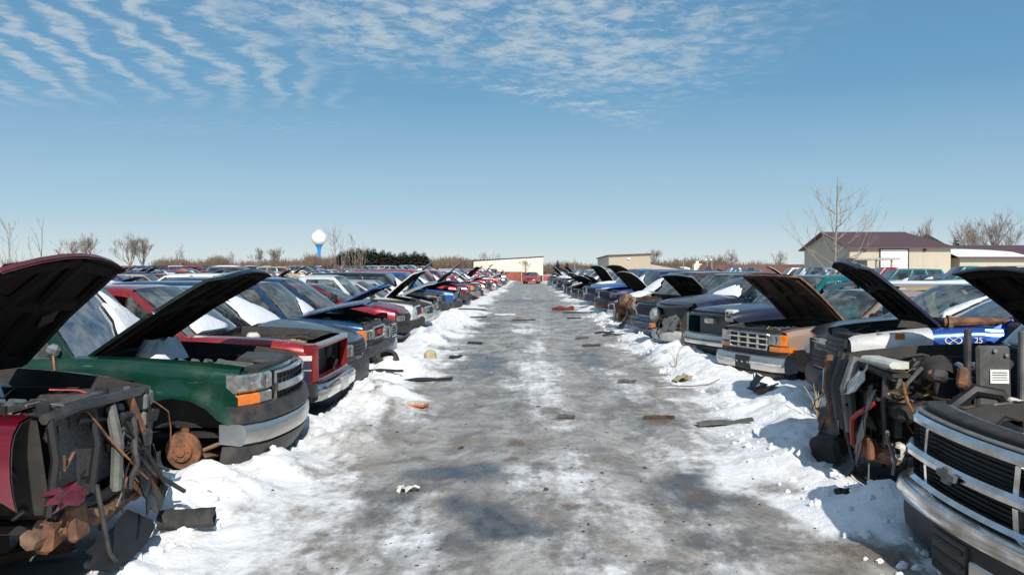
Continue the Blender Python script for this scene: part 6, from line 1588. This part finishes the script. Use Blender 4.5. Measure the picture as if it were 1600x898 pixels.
    m = MB(); torn_plate(m, (0,0,.05), .3, .16, 'lamp', (0,60,20), rnd, 4, .2); torn_plate(m, (-.2,.05,.03), .26, .12, 'foam_tan', (0,75,-20), rnd, 4, .2); m.tube([(-.3,0,.03),(-.1,-.06,.06),(.1,-.02,.05),(.3,.06,.1)], .008, 'black', 5); torn_plate(m,(.28,.06,.08),.3,.18,'plastic_pale',(20,40,0),rnd,4,.2)
    solo(m, 1530, 884, 'lamp_debris', 'broken lamp glass and brackets below the chrome bumper', 'debris')
    m = MB(); torn_plate(m, (0,0,.06), .55, .22, 'rust', (0,60,0), rnd, 5, .2); m.tube([(-.4,-.2,.05),(0,-.26,.04),(.35,-.1,.06)], .03, 'rust_pale', 6); solo(m, 30, 866, 'rusty_plate', 'rusty torn sheet at the foot of the stripped maroon truck', 'scrap')
    # broken crusts of ploughed snow along both banks
    m = MB()
    for k in range(330):
        sg = rnd.choice((-1,1)); y = 4.6 + 26*rnd.random()**1.7; x = sg*(1.95 + abs(rnd.gauss(0,.33)) + (.25 if sg > 0 and y > 9 else 0)); s_ = rnd.uniform(.008,.030)*(1 if rnd.random() < .88 else 2.0)
        nn = 7; rings = []
        X = Matrix.Translation((x, y, gz(x, y)+s_*.15)) @ Euler((rnd.uniform(-.5,.5), rnd.uniform(-.5,.5), rnd.uniform(0,6))).to_matrix().to_4x4()
        for q, zz in ((.6,-.9),(1,-.2),(.92,.4),(.5,.9)): rings.append([(math.cos(6.283*j/nn)*s_*q*rnd.uniform(.75,1.25)*1.3, math.sin(6.283*j/nn)*s_*q*rnd.uniform(.75,1.25), zz*s_*rnd.uniform(.8,1.2)) for j in range(nn)])
        m.loft(rings, 'snow_cap', X)
    o = m.build('snow_chunks', None, 30); tag(o, 'broken crusts of ploughed snow along the banks', None, None, 'stuff')
    # weeds
    for px, py, lab in ((1160,578,'dry weed stems in front of the tan pickup bumper'),(1055,575,'dry weed tuft on the right bank'),(1275,650,'dry weed stems by the wrecked black truck')):
        m = MB()
        for k in range(9):
            q = rnd.uniform(0,6.28); l = rnd.uniform(.15,.42); m.tube([(0,0,0),(.05*math.cos(q),.05*math.sin(q),l*.6),(.14*math.cos(q),.14*math.sin(q),l)], .004, 'dry_weed', 3)
        solo(m, px, py, 'dry_weed', lab, 'weed')
    # sods, mud clods and gravel crumbs on the ice: nobody could count them
    m = MB()
    for k in range(300):
        y = 4.2+16*rnd.random()**1.6; x = rnd.gauss(rnd.choice((-.8,.3,1.05)), .5); s_ = rnd.uniform(.004,.014)*(1 if rnd.random() < .92 else 2.2)
        if abs(x) > 1.9: continue
        m.box((x, y, gz(x, y)+s_*.1), (s_*2.2, s_*1.5, s_*.7), rnd.choice(['mud_crumb','mud_crumb','leather_grey','dry_weed']), (rnd.uniform(-25,25), rnd.uniform(-25,25), rnd.uniform(0,90)), bev=s_*.3)
    o = m.build('gravel_crumbs'); tag(o, 'mud crumbs and gravel frozen on the lane', None, None, 'stuff')
simple('mud_crumb', (.075,.05,.033), .95, 0, .4, 12)
near_cars()
build_ground()
rows()
skyline()
structures()
debris()
